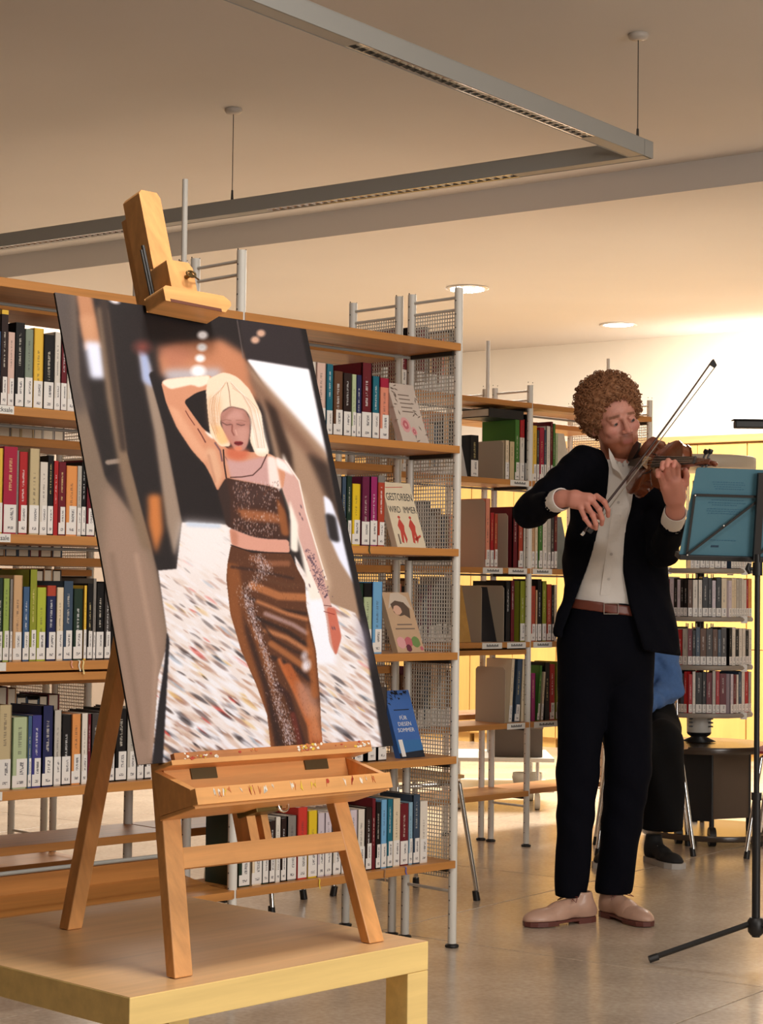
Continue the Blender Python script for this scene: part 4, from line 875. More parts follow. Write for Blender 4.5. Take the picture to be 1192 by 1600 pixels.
# resample onto the sheet
TW, TH = 840, 1170
aa = PA0 + (PA1 - PA0) * (np.arange(TW) + .5) / TW; bb_ = PB0 + (PB1 - PB0) * (np.arange(TH) + .5) / TH
Ag, Bg = np.meshgrid(aa, bb_); c0_ = .0345
P3 = np.array(EO) + Ag[..., None] * np.array(Ew) + Bg[..., None] * np.array(Et) + c0_ * np.array(En) - np.array(CAM)
zz_ = P3 @ np.array(FW); px_ = 596 + F_PX * (P3 @ np.array(RT)) / zz_; py_ = 800 - F_PX * (P3 @ np.array(UP)) / zz_
fx_ = np.clip((px_ - CX) * CS, 0, gw - 2); fy_ = np.clip((py_ - CY) * CS, 0, gh - 2); ix = fx_.astype(int); iy = fy_.astype(int); wx = (fx_ - ix)[..., None]; wy = (fy_ - iy)[..., None]
TEX = (IMG[iy, ix] * (1 - wx) + IMG[iy, ix + 1] * wx) * (1 - wy) + (IMG[iy + 1, ix] * (1 - wx) + IMG[iy + 1, ix + 1] * wx) * wy
im = bpy.data.images.new('printed_picture', TW, TH); im.pixels.foreach_set(np.concatenate([TEX / 255, np.ones((TH, TW, 1))], 2).astype(np.float32).ravel()); im.update(); im.pack()
M_print = bpy.data.materials.new('photo_print'); M_print.use_nodes = True; nt = M_print.node_tree; bb2 = nt.nodes['Principled BSDF']
ti = nt.nodes.new('ShaderNodeTexImage'); ti.image = im; ti.extension = 'EXTEND'; nt.links.new(ti.outputs['Color'], bb2.inputs['Base Color']); bb2.inputs['Roughness'].default_value = .5; bb2.inputs['Specular IOR Level'].default_value = .25
POS = thing('photo_poster', 'large printed photograph of a blonde woman in a copper skirt, propped on the easel', 'poster', EF(.265, PB0, .032))
b = MB(); b.box((PA0, PB0, .030), (PA1, PB1, .034), fr=EF); b.build('backing_board', M_black, POS)
b = MB(); b.add([EF(PA0, PB0, .0345), EF(PA1, PB0, .0345), EF(PA1, PB1, .0345), EF(PA0, PB1, .0345)], [(0, 1, 2, 3)]); b.nofix = True
o = b.build('print', M_print, POS); uvl = o.data.uv_layers.new(name='UVMap'); uvl.data.foreach_set('uv', [0, 0, 1, 0, 1, 1, 0, 1])

# ------------------------------------------------------------------ second bookcase contents
G2 = 'books on the second bookcase'
M_grey = mat('grey_bookend_steel', s2l(176, 164, 146), .5)
def bookend(O, zs_, px, ytop, lab, v=.0, deep=.17):
    u = u_at(px, O, v, zs_); hh = on_case(px, ytop, O, v).z - zs_
    p = O + UD * u + VD * v
    t_ = thing('bookend', lab, 'bookend', (p.x, p.y, zs_), BOOKROT, 'grey bookends on the second bookcase')
    b = MB(); r_ = .012
    prof = [(0, 0), (-deep, 0), (-deep, hh - r_), (-deep + r_, hh), (-r_, hh), (0, hh - r_)]
    b.prism(prof, 0, .002, lambda a, bb, c: (c, a, bb)); b.build('side_plate', M_grey, t_, local=True)
    b = MB(); b.box((-.08, -deep, .0005), (-.0005, -.005, .002)); b.build('foot_plate', M_grey, t_, local=True)
    return t_
row(O2, Z2[1], 748, [(735, 747, 680, 'black'), (789, 795, 688, 'cream'), (796, 803, 690, 'beige', dict(l=False)), (804, 811, 656, 'green', dict(d=.19)), (811.5, 819, 655, 'white', dict(band=('red', .7))), (820, 828, 648, 'black', dict(d=.19))], 'in the top left row, second bookcase', G2)
row(O2, Z2[1], 755, [(831.5, 838, 665, 'yellow'), (838.5, 842, 672, 'dark grey'), (842.5, 849.5, 668, 'crimson'), (850, 853, 672, 'slate blue'), (853.5, 859, 666, 'white'), (859.5, 863, 659, 'dark red'), (863.4, 867, 662, 'green'), (867.4, 871, 677, 'pale green')], 'in the top right row, second bookcase', G2)
bookend(O2, Z2[1], 786, 688, 'grey bookend in the top row of the second bookcase')
row(O2, Z2[2], 887, [(757.5, 765, 779, 'salmon'), (765.5, 771, 801, 'red'), (771.5, 777, 803, 'rust red'), (801, 808, 792, 'dark red', dict(d=.19, l=False)), (809, 817, 795, 'rust red'), (817.5, 821, 800, 'white', dict(l=False))], 'in the second left row, second bookcase', G2)
row(O2, Z2[2], 890, [(829, 835, 810, 'tan'), (835.5, 839.5, 812, 'cream'), (841, 847, 806, 'green'), (847.5, 854, 808, 'white'), (854.5, 860, 805, 'pale grey'), (860.5, 865, 806, 'dark grey'), (865.5, 870, 802, 'dark red')], 'in the second right row, second bookcase', G2)
bookend(O2, Z2[2], 757, 780, 'grey bookend left of the salmon book'); bookend(O2, Z2[2], 793, 802, 'grey bookend right of the rust red book')
row(O2, Z2[3], 1003, [(789, 797, 908, 'black', dict(d=.19, l=False)), (797.5, 803, 907, 'black', dict(band=('dark red', -1), l=False)), (812, 820, 908, 'olive', dict(lean=.0))], 'in the third left row, second bookcase', G2)
row(O2, Z2[3], 1003, [(829, 836, 916, 'orange', dict(band=('rust red', -1))), (836.4, 839, 922, 'tan'), (839.4, 845.5, 905, 'black'), (846.5, 853, 908, 'olive'), (853.5, 861, 913, 'rust red'), (861.5, 865, 914, 'black'), (865.5, 869.5, 914, 'cream')], 'in the third right row, second bookcase', G2)
bookend(O2, Z2[3], 752, 915, 'grey bookend at the left end of the third row of the second bookcase'); bookend(O2, Z2[3], 787, 915, 'grey bookend beside the black books in the third row')
row(O2, Z2[4], 1131, [(794, 799, 1030, 'cream', dict(lean=-.07)), (803, 811, 1030, 'slate blue', dict(lean=-.07)), (813, 819, 1030, 'cream', dict(lean=-.04, l=False))], 'in the lowest left row, second bookcase', G2)
row(O2, Z2[4], 1128, [(829, 836, 1052, 'magenta', dict(l=False)), (838.5, 842, 1040, 'green', dict(lean=-.08)), (844.5, 848, 1050, 'cream', dict(lean=-.08)), (851, 858, 1035, 'black', dict(l=False)), (858.5, 866, 1038, 'red'), (868, 872.5, 1036, 'olive'), (873, 878, 1034, 'olive')], 'in the lowest right row, second bookcase', G2)
bookend(O2, Z2[4], 789, 1043, 'grey bookend in the lowest row of the second bookcase')
def slantbook(O, zs_, px0, px1, ytop, rgb, lab, th=.02):
    v = .03; ua, ub = u_at(px1, O, v, zs_), u_at(px0, O, v, zs_); hh = on_case((px0 + px1) / 2, ytop, O, v + .06).z - zs_; w_ = ub - ua
    p = O + UD * ((ua + ub) / 2) + VD * v; t_ = thing('book', lab, 'book', (p.x, p.y, zs_ + .001), BOOKROT, G2)
    Mt = Matrix.Rotation(math.atan2(.06, hh), 4, 'X')
    def fr(a, b_, c): return tuple(Mt @ Vector((-a, c, b_)))
    b = MB(); b.box((-w_ / 2, 0, -.002), (w_ / 2, hh, 0), fr=fr); b.box((-w_ / 2, 0, -th), (w_ / 2, hh, -th + .002), fr=fr); b.box((-w_ / 2, 0, -th + .002), (-w_ / 2 + .002, hh, -.002), fr=fr); b.build('cover', mat('slant_cover', s2l(*rgb), .35, noise=.3, nscale=18), t_, local=True)
    b = MB(); b.box((-w_ / 2 + .002, .002, -th + .002), (w_ / 2 - .002, hh - .002, -.002), fr=fr); b.build('pages', M_pages, t_, local=True)
slantbook(O2, Z2[1], 706, 733, 662, (206, 198, 188), 'pale book standing face out at the left of the top row')
slantbook(O2, Z2[3], 704, 736, 912, (196, 150, 80), 'yellow-brown book standing face out beside a grey bookend')
slantbook(O2, Z2[1], 872, 896, 676, (214, 206, 190), 'pale book standing face out beside the man\'s shoulder')
slantbook(O2, Z2[2], 871, 892, 806, (130, 140, 136), 'grey-green patterned book standing face out below the man\'s elbow')
slantbook(O2, Z2[3], 754, 776, 915, (26, 26, 30), 'black leaning book between two grey bookends')
for ri in range(5):
    u = .47; n_ = 0
    while u < .80:
        th = random.uniform(.016, .036); cn = random.choice(['dark grey', 'brown', 'purple', 'black', 'tan', 'slate blue', 'dark red', 'grey', 'salmon', 'dark brown'])
        spine_book(O2, Z2[ri], u, th, random.uniform(.20, .27), cn, '%s book, %s from the right, %s row of the second bookcase, behind mesh' % (cn, ORD[n_], ORD[ri]), 'books of the second bookcase seen through the mesh panel', depth=.16)
        u += th + .001; n_ += 1
# flat black book on the tall ones
b = MB(); t_ = thing('book', 'black book lying flat on top of the tall green book', 'book', tuple(O2 + UD * .14 + Vector((0, 0, Z2[1] + .262))), BOOKROT, G2)
b.box((-.11, -.17, 0), (.11, -.01, .004)); b.box((-.11, -.17, .034), (.11, -.01, .038)); b.box((-.11, -.014, .004), (.11, -.01, .034)); b.build('cover', M_black, t_, local=True)
b = MB(); b.box((-.108, -.168, .0045), (.108, -.0145, .0335)); b.build('pages', M_pages, t_, local=True)
def strokes_label(O, z, px0, px1, lab=None, parent=None):
    ua, ub = u_at(px1, O, -.016, z), u_at(px0, O, -.016, z)
    b = MB(); b.box((ua, .0165, z - .026), (ub, .0178, z - .001)); o = b.build('shelf_label', M_paper, parent, local=True)
    b = MB(); n = 9
    for i in range(n):
        x = ua + (ub - ua) * (.2 + .6 * i / n); b.box((x, .0179, z - .018), (x + (ub - ua) * .045, .0183, z - .008 - .003 * (i % 2)))
    b.build('lettering', M_ink, o, local=True)
for z_, spans in ((Z2[1], ((797, 826), (836, 860))), (Z2[2], ((754, 785), (794, 823), (832, 862))), (Z2[3], ((753, 784), (792, 821), (833, 862))), (Z2[4], ((792, 820), (834, 872)))):
    for a_, c_ in spans: strokes_label(O2, z_, a_, c_, parent=CASE2)

# ------------------------------------------------------------------ maple cabinets along the back wall
M_maple = wood('maple_panel', s2l(218, 174, 100), (0, 1.57, 0), .4, dark=.9, stretch=1.2, sc=14)
M_mledge = wood('maple_ledge', s2l(206, 160, 104), (0, 0, BA), .45, dark=.85)
names_ = ['first', 'second', 'third', 'fourth', 'fifth', 'sixth', 'seventh', 'eighth', 'ninth']
sc0 = gs(ony(1192, 800, 12.2)) - 1.3
for i in range(8):
    a0 = sc0 + i * .72; c = Vector(G(a0 + .36, QWALL - .2, 0))
    t_ = thing('wall_cabinet', 'tall maple cabinet against the back wall, %s from the right' % names_[i], 'cabinet', tuple(c), 0, 'maple cabinets at the back')
    b = MB(); b.box((a0 + .001, QWALL - .38, .06), (a0 + .719, QWALL - .002, 2.08), fr=G); b.box((a0 + .02, QWALL - .36, 0), (a0 + .70, QWALL - .01, .06), fr=G); b.build('carcass', M_maple, t_)
    for z0, z1_ in ((.07, .72), (.725, 1.40), (1.405, 2.07)):
        for k in (0, 1):
            b = MB(); b.box((a0 + .004 + k * .358, QWALL - .40, z0), (a0 + .358 + k * .358, QWALL - .3805, z1_), fr=G); b.build('door', M_maple, t_, bevel=.002)
b = MB(); b.box((sc0 - .05, QWALL - .43, 2.081), (sc0 + 8 * .72, QWALL - .002, 2.13), fr=G); tag(b.build('cabinet_top', M_mledge, bevel=.003), 'long beech ledge running along the tops of the maple cabinets', 'ledge')

# ------------------------------------------------------------------ low trolley with a dark box, seen under the second bookcase
def bx(name, m_, parent, lo, hi, bevel=.002):
    b = MB(); b.box(lo, hi); return b.build(name, m_, parent, bevel=bevel)
tp = ony(775, 1180, 9.6); t_ = thing('trolley', 'low white trolley behind the second bookcase, carrying a dark grey box', 'trolley', (tp.x, tp.y, 0))
X0, X1 = ony(700, 1180, 9.6).x, ony(862, 1180, 9.6).x; zt = tp.z
bx('top_board', M_white, t_, (X0, 9.45, zt - .02), (X1, 9.95, zt)); bx('lower_board', M_white, t_, (X0, 9.45, .09), (X1, 9.95, .105))
for x_ in (X0 + .05, X1 - .08):
    for y_ in (9.5, 9.9):
        b = MB(); b.tube([(x_, y_, .1), (x_, y_, zt - .02)], .01, 8); b.build('post', M_chrome, t_)
        b = MB(); b.tube([(x_ - .012, y_, .04), (x_ + .012, y_, .04)], .04, 16); b.tube([(x_, y_, .06), (x_, y_, .1)], .01, 8); b.build('caster', M_white, t_)
bxx = ony(805, 1150, 9.6).x; t2 = thing('box', 'dark grey box on the low white trolley', 'box', (bxx, 9.7, zt))
bx('box_body', mat('dark_grey_box', s2l(88, 80, 74), .5), t2, (bxx - .13, 9.5, zt + .001), (bxx + .13, 9.85, zt + .14)); bx('lid', mat('grey_box_lid', s2l(110, 100, 92), .5), t2, (bxx - .133, 9.497, zt + .1405), (bxx + .133, 9.853, zt + .16))
for px_i, w_ in ((813, 'left'), (835, 'right')):
    c = ony(px_i, 1196, 9.6); t3 = thing('bowl', 'white round bowl on the trolley lower board, %s one' % w_, 'bowl', (c.x, 9.6, .105))
    b = MB(); b.lathe([(.02, .106), (.036, .125), (.042, .15), (.038, .175), (.034, .175), (.037, .15), (.03, .125)], (c.x, 9.6, 0), 20); b.build('shell', M_white, t3)
    b = MB(); b.lathe([(.018, .1055), (.02, .107), (.02, .109)], (c.x, 9.6, 0), 16); b.build('foot_ring', M_white, t3)

# ------------------------------------------------------------------ chairs
M_seat = wood('chair_plywood', s2l(206, 160, 104), (0, 0, 0), .35, dark=.85, sc=20)
def chair(label, legs, seat_z=.44, back=None, seatm=None, backm=None, name='chair', group='chrome-legged chairs'):
    """legs: four floor points in order front-left, front-right, back-right, back-left"""
    L4 = [Vector((p[0], p[1], 0)) for p in legs]; c = sum(L4, Vector()) / 4
    t_ = thing(name, label, 'chair', (c.x, c.y, 0), 0, group)
    tops = [c + (p - c) * .74 + Vector((0, 0, seat_z - .03)) for p in L4]
    for p, q in zip(L4, tops):
        b = MB(); b.tube([p + Vector((0, 0, .03)), q], .009, 10); b.build('leg', M_chrome, t_)
        b = MB(); b.tube([p, p + (q - p) * .085], [.013, .012], 10); b.build('leg_cap', M_black, t_)
    b = MB(); b.tube([tops[0], tops[1], tops[2], tops[3], tops[0]], .008, 8); b.build('seat_frame', M_chrome, t_)
    cr = [c + (p - c) * .92 for p in L4]; n = 8; b = MB(); vs = []
    for j in range(n + 1):
        for i in range(n + 1):
            fx2, fy2 = i / n, j / n; p = (cr[0] * (1 - fx2) + cr[1] * fx2) * (1 - fy2) + (cr[3] * (1 - fx2) + cr[2] * fx2) * fy2
            sx = 1 - .12 * abs(2 * fy2 - 1) ** 4; p = c + (p - c) * sx; vs.append(Vector((p.x, p.y, seat_z - .012 * math.sin(math.pi * fx2) * math.sin(math.pi * fy2) + .0)))
    m1 = len(vs); vs2 = [v - Vector((0, 0, .011)) for v in vs]; fs = []
    for j in range(n):
        for i in range(n):
            a = j * (n + 1) + i; fs.append((a, a + 1, a + n + 2, a + n + 1)); fs.append((m1 + a, m1 + a + n + 1, m1 + a + n + 2, m1 + a + 1))
    for i in range(n):
        for a, d in ((i, 1), (n * (n + 1) + i, 1), (i * (n + 1), n + 1), (i * (n + 1) + n, n + 1)): fs.append((a, a + d, m1 + a + d, m1 + a))
    b.add(vs + vs2, fs, smooth=False); b.build('seat', seatm or M_seat, t_)
    bk = [tops[3] + Vector((0, 0, .0)), tops[2]]; up_ = Vector((0, 0, .36)) + (L4[3] - L4[0]).normalized() * .06
    for q in bk: b = MB(); b.tube([q, q + up_], .008, 8); b.build('back_post', M_chrome, t_)
    d = (bk[1] - bk[0]); nb = (L4[0] - L4[3]).normalized(); b = MB(); N = 8; vs = []
    for z_ in (.20, .27, .34, .36):
        for i in range(N + 1):
            f = i / N; ins = .03 if z_ == .36 else 0; f = ins + f * (1 - 2 * ins); curve = -.03 * math.sin(math.pi * f)
            vs.append(bk[0] + d * f + up_ * (z_ / .36) + nb * (.012 + curve))
    m1 = len(vs); vs += [v + nb * .011 for v in vs]; fs = []
    for j in range(3):
        for i in range(N): a = j * (N + 1) + i; fs.append((a, a + 1, a + N + 2, a + N + 1)); fs.append((m1 + a, m1 + a + N + 1, m1 + a + N + 2, m1 + a + 1))
    for i in range(N):
        for a in (i, 3 * (N + 1) + i): fs.append((a, a + 1, m1 + a + 1, m1 + a))
    for j in range(3):
        for a in (j * (N + 1), j * (N + 1) + N): fs.append((a, a + N + 1, m1 + a + N + 1, m1 + a))
    b.add(vs, fs); b.build('backrest', backm or M_seat, t_)
    return t_
P_ = lambda px, py: onz(px, py, 0)
a_, b_, = P_(745, 1407), P_(650, 1386); off = Vector((-.30, -.22, 0))
chair('plywood chair with chrome legs behind the right end of the near bookcase', [a_, b_, b_ + off, a_ + off])
a_, b_ = P_(425, 1432), P_(475, 1405); off = Vector((-.36, .14, 0))
chair('plywood chair with chrome legs behind the near bookcase, seen beneath its lowest row', [a_, b_, b_ + off, a_ + off])
M_redcloth = mat('dark_red_upholstery', s2l(126, 26, 30), .8)
a_ = P_(1166, 1342); chair('dark red upholstered chair cut by the right edge of the frame', [a_, a_ + Vector((.41, -.03, 0)), a_ + Vector((.52, .36, 0)), a_ + Vector((.13, .39, 0))], seatm=M_redcloth, backm=M_redcloth)
a_ = P_(1083, 1338); chair('plywood chair with chrome legs under the seated person', [a_ + Vector((-.40, -.02, 0)), a_, a_ + Vector((.03, .32, 0)), a_ + Vector((-.37, .32, 0))], seat_z=.45)

# ------------------------------------------------------------------ revolving book tower on a round trolley
SPx, SPy = 1.425, 8.45
zpx = lambda py, y=SPy: ony(1100, py, y).z
M_metal_t = mat('tower_metal', s2l(150, 140, 128), .45); M_dtop = mat('dark_table_top', s2l(70, 58, 48), .25)
TR = thing('round_trolley', 'dark round two-tier trolley on casters beneath the book tower', 'trolley', (SPx, SPy, 0))
zt = zpx(1160) ; zl = zpx(1293)
b = MB(); b.lathe([(.30, zt - .03), (.305, zt - .015), (.30, zt)], (SPx + .02, SPy, 0), 40); b.build('table_top', M_dtop, TR, bevel=.002)
b = MB(); b.lathe([(.31, zl - .025), (.315, zl - .012), (.31, zl)], (SPx + .06, SPy, 0), 40); b.build('lower_shelf', M_dtop, TR, bevel=.002)
M_brownp = mat('brown_panel', s2l(92, 76, 62), .5)
b = MB(); b.hexa([(SPx + .03, SPy - .20, zl + .06), (SPx + .20, SPy - .12, zl + .06), (SPx + .20, SPy - .10, zl + .06), (SPx + .03, SPy - .18, zl + .06), (SPx + .03, SPy - .20, zt - .032), (SPx + .20, SPy - .12, zt - .032), (SPx + .20, SPy - .10, zt - .032), (SPx + .03, SPy - .18, zt - .032)]); b.build('side_panel', M_brownp, TR)
b = MB(); b.hexa([(SPx - .16, SPy - .10, zl + .05), (SPx + .02, SPy - .20, zl + .05), (SPx + .02, SPy - .18, zl + .05), (SPx - .16, SPy - .08, zl + .05), (SPx - .16, SPy - .10, zt - .032), (SPx + .02, SPy - .20, zt - .032), (SPx + .02, SPy - .18, zt - .032), (SPx - .16, SPy - .08, zt - .032)]); b.build('side_panel', M_black, TR)
for dx, dy in ((.025, -.19), (.2, -.11), (-.16, -.09), (.05, .2)):
    b = MB(); b.tube([(SPx + dx, SPy + dy, zl + .001), (SPx + dx, SPy + dy, zt - .031)], .011, 8); b.build('post', M_black, TR)
for ang in (-100, -35, 30, 100, 170, 225):
    x_, y_ = SPx + .06 + .25 * math.cos(R(ang)), SPy + .25 * math.sin(R(ang))
    b = MB(); b.tube([(x_ - .014, y_, .042), (x_ + .014, y_, .042)], .041, 18); b.tube([(x_, y_, .06), (x_, y_, zl - .026)], .011, 8); b.build('caster', M_black, TR)
TW_ = thing('book_tower', 'revolving tower of shelves for small books, partly behind the music stand', 'bookcase', (SPx, SPy, zt))
b = MB(); b.lathe([(.05, zt + .001), (.075, zt + .006), (.035, zt + .025), (.05, zt + .035), (.055, zt + .045)], (SPx, SPy, 0), 28); b.build('swivel_foot', M_black, TW_)
b = MB(); b.lathe([(.052, zt + .046), (.054, zt + .05), (.054, zpx(1115)), (.05, zpx(1114))], (SPx, SPy, 0), 28); b.build('pedestal', M_white, TW_)
for k in range(3):
    for sx in (-1, 1): b = MB(); b.box((SPx + sx * .045 - .008, SPy - .056, zpx(1135 - 6 * k)), (SPx + sx * .045 + .008, SPy - .03, zpx(1133 - 6 * k))); b.build('pedestal_slot', M_black, TW_)
tiers = [(1110, 1040), (1037, 974), (963, 897), (889, 822), (815, 750)]
b = MB(); b.tube([(SPx, SPy, zpx(1114)), (SPx, SPy, zpx(735))], .02, 12); b.build('axle', M_black, TW_)
b = MB(); b.lathe([(.235, zpx(735)), (.245, zpx(733)), (.245, zpx(717)), (.235, zpx(715))], (SPx, SPy, 0), 40); b.build('top_disc', mat('tower_top', s2l(190, 178, 160), .5), TW_)
cols_t = list(NAMED); ti_ = 0
for (yb_, yt_) in tiers:
    zb = zpx(yb_); hb = zpx(yt_) - zb
    b = MB(); b.lathe([(.235, zb - .02), (.24, zb - .012), (.235, zb)], (SPx, SPy, 0), 16); b.build('tier_tray', M_metal_t, TW_)
    b = MB()
    for q in range(8):
        an = R(22.5 + q * 45); b.tube([(SPx + .06 * math.cos(an), SPy + .06 * math.sin(an), zb + .0005), (SPx + .06 * math.cos(an), SPy + .06 * math.sin(an), zb + hb)], .003, 6)
    for q in range(4):
        an = R(45 + q * 90); b.box((SPx + .235 * math.cos(an) - .014, SPy + .235 * math.sin(an) - .004, zb - .026), (SPx + .235 * math.cos(an) + .014, SPy + .235 * math.sin(an) + .0, zb + .004))
    b.build('tray_clips', M_white, TW_)['kind'] = 'stuff'
    # four faces of the tower, those towards the room filled with books
    tn = ['lowest', 'second', 'third', 'fourth', 'top'][ti_]
    for fi, fa in enumerate((-135, -90 - 2, -45)):
        if ti_ >= 4 or (fi == 0 and ti_ > 2): continue
        fdir = Vector((math.cos(R(fa)), math.sin(R(fa)), 0)); rdir = Vector((-fdir.y, fdir.x, 0)); w_ = .088
        x_ = -w_; k_ = 0
        cc = Vector((SPx, SPy, 0)) + fdir * .215
        while x_ < w_ - .012:
            th = random.uniform(.013, .028); cn = random.choice(['white', 'cream', 'black', 'dark grey', 'red', 'pale grey', 'lilac white', 'orange', 'dark red', 'slate blue', 'brown', 'white', 'black'])
            if x_ + th > w_: break
            rot = math.atan2(fdir.y, fdir.x) - math.pi / 2
            xd = Vector((math.cos(rot), math.sin(rot), 0)); p = cc - rdir * 0 + xd * (x_)
            hh = hb * random.uniform(.84, .93)
            fn = ['left', 'middle', 'right'][fi]
            r_ = thing('book', '%s paperback, %s from the right, %s face of the tower, %s tier' % (cn, ORD[k_], fn, tn), 'book', (p.x, p.y, zb + .0005), rot, 'paperbacks in the book tower')
            rgb = s2l(*NAMED[cn]); c_ = share(ME_cover, r_, scale=(th, .11, hh), name='cover'); c_.color = rgb + (1,); lum = sum(rgb) / 3
            c_['ink'] = [.05, .05, .06] if lum > .2 else [.8, .75, .7]; c_['band'] = [float(v) for v in rgb]; c_['band_z'] = 2.0
            share(ME_pages, r_, scale=(th, .11, hh), name='pages'); share(ME_label2, r_, loc=(th * .04, .0003, .003), scale=(th * .92, .0007, .036), name='label_sticker')
            x_ += th + .0008; k_ += 1
    ti_ += 1

# ------------------------------------------------------------------ smooth-surface toolkit (signed distances -> one mesh)
def V3(*a): return np.array(a, float)
def capd(p, a, b_, ra, rb=None):
    rb = ra if rb is None else rb; a = np.array(a, float); b_ = np.array(b_, float); ba = b_ - a; pa = p - a
    h_ = np.clip((pa @ ba) / (ba @ ba + 1e-12), 0, 1); return np.linalg.norm(pa - h_[:, None] * ba, axis=1) - (ra + (rb - ra) * h_)
def elld(p, c, r_, Rm=None):
    q = p - np.array(c, float)
    if Rm is not None: q = q @ Rm
    r_ = np.array(r_, float); k0 = np.linalg.norm(q / r_, axis=1); k1 = np.linalg.norm(q / (r_ * r_), axis=1) + 1e-9
    return k0 * (k0 - 1) / k1
def smin(a, b_, k): h_ = np.clip(.5 + .5 * (b_ - a) / k, 0, 1); return b_ * (1 - h_) + a * h_ - k * h_ * (1 - h_)
def smax(a, b_, k): return -smin(-a, -b_, k)
def scap(p, a, b_, ra, rb, yscale, cen):
    """capsule with the y extent squashed about cen"""
    q = p.copy(); q[:, 1] = (q[:, 1] - cen) / yscale + cen; return capd(q, a, b_, ra, rb) * (.5 + .5 * yscale)
def poly2(px_, pz_, pts):
    d = np.full(px_.shape, 1e9); s_ = np.ones(px_.shape); n = len(pts)
    for i in range(n):
        x0, z0 = pts[i]; x1, z1_ = pts[i - 1]; ex, ez = x1 - x0, z1_ - z0; wx, wz = px_ - x0, pz_ - z0
        t_ = np.clip((wx * ex + wz * ez) / (ex * ex + ez * ez + 1e-12), 0, 1); d = np.minimum(d, (wx - ex * t_) ** 2 + (wz - ez * t_) ** 2)
        c1, c2, c3 = pz_ >= z0, pz_ < z1_, ex * wz > ez * wx
        s_ = np.where((c1 & c2 & c3) | (~c1 & ~c2 & ~c3), -s_, s_)
    return s_ * np.sqrt(d)
def surf(fn, lo, hi, h_):
    lo = np.array(lo, float); hi = np.array(hi, float); n = np.ceil((hi - lo) / h_).astype(int) + 1
    ax = [lo[i] + np.arange(n[i]) * h_ for i in range(3)]
    X, Y, Z = np.meshgrid(*ax, indexing='ij'); P = np.stack([X.ravel(), Y.ravel(), Z.ravel()], 1); D = np.empty(len(P))
    for i in range(0, len(P), 400000): D[i:i + 400000] = fn(P[i:i + 400000])
    D = D.reshape(n); ins = D < 0
    c = [(0, 0, 0), (1, 0, 0), (0, 1, 0), (1, 1, 0), (0, 0, 1), (1, 0, 1), (0, 1, 1), (1, 1, 1)]
    sl = lambda o: tuple(slice(o[i], n[i] - 1 + o[i]) for i in range(3))
    S = sum(ins[sl(o)].astype(int) for o in c); act = (S > 0) & (S < 8)
    idx = -np.ones(act.shape, int); idx[act] = np.arange(act.sum()); ca = np.argwhere(act)
    pos = np.zeros((len(ca), 3)); cnt = np.zeros(len(ca))
    cd_ = [D[ca[:, 0] + o[0], ca[:, 1] + o[1], ca[:, 2] + o[2]] for o in c]
    for i in range(8):
        for j in range(i + 1, 8):
            if sum(abs(c[i][k] - c[j][k]) for k in range(3)) != 1: continue
            a, b_ = cd_[i], cd_[j]; x = (a < 0) != (b_ < 0); t_ = np.where(x, a / (a - b_ + 1e-15), 0)
            q = np.array(c[i], float) + t_[:, None] * (np.array(c[j], float) - np.array(c[i], float)); pos += q * x[:, None]; cnt += x
    V_ = lo + (ca + pos / np.maximum(cnt, 1)[:, None]) * h_
    Fs = []
    for axn in range(3):
        o1 = [1 if k == axn else 0 for k in range(3)]
        A = ins[tuple(slice(0, n[k] - o1[k]) for k in range(3))]; B = ins[tuple(slice(o1[k], n[k]) for k in range(3))]
        e = np.argwhere(A != B); u_, v_ = [k for k in range(3) if k != axn]
        e = e[(e[:, u_] > 0) & (e[:, v_] > 0) & (e[:, u_] < n[u_] - 1) & (e[:, v_] < n[v_] - 1)]
        if not len(e): continue
        def cell(du, dv): q = e.copy(); q[:, u_] -= du; q[:, v_] -= dv; return idx[q[:, 0], q[:, 1], q[:, 2]]
        f = np.stack([cell(1, 1), cell(0, 1), cell(0, 0), cell(1, 0)], 1); fl = A[e[:, 0], e[:, 1], e[:, 2]]
        if axn == 1: fl = ~fl
        f[~fl] = f[~fl][:, ::-1]; Fs.append(f)
    Fq = np.concatenate(Fs); Fq = Fq[(Fq >= 0).all(1)]
    return V_, Fq
def mesh_obj(name, pieces, mats, parent, colors=None, mats_idx=None):
    vs, fs = [], []; off_ = 0
    for V_, Fq in pieces: vs.append(V_); fs.append(Fq + off_); off_ += len(V_)
    V_ = np.concatenate(vs); Fq = np.concatenate(fs); M = np.array(mw(parent).inverted()); Vl = V_ @ M[:3, :3].T + M[:3, 3]
    me = bpy.data.meshes.new(name); me.from_pydata(Vl.tolist(), [], Fq.tolist())
    for m_ in (mats if isinstance(mats, (list, tuple)) else [mats]): me.materials.append(m_)
    me.polygons.foreach_set('use_smooth', [True] * len(Fq))
    if colors is not None:
        ca = me.color_attributes.new('col', 'FLOAT_COLOR', 'POINT'); c_ = np.ones((len(V_), 4)); c_[:, :3] = colors; ca.data.foreach_set('color', c_.ravel())
    o = bpy.data.objects.new(name, me); COL.objects.link(o); o.parent = parent; MW[o.name] = mw(parent); return o
def skinmat(name, rough=.5, sss=.08):
    m_ = bpy.data.materials.new(name); m_.use_nodes = True; nt = m_.node_tree; b = nt.nodes['Principled BSDF']
    a = nt.nodes.new('ShaderNodeVertexColor'); a.layer_name = 'col'; nt.links.new(a.outputs['Color'], b.inputs['Base Color']); b.inputs['Roughness'].default_value = rough
    b.inputs['Subsurface Weight'].default_value = sss; b.inputs['Subsurface Radius'].default_value = (.012, .005, .003); return m_
def orth(f, up):
    f = np.array(f, float); f /= np.linalg.norm(f); up = np.array(up, float); up -= f * (up @ f); up /= np.linalg.norm(up); l = np.cross(up, f); return np.stack([l, f, up], 1)   # columns: left, forward, up
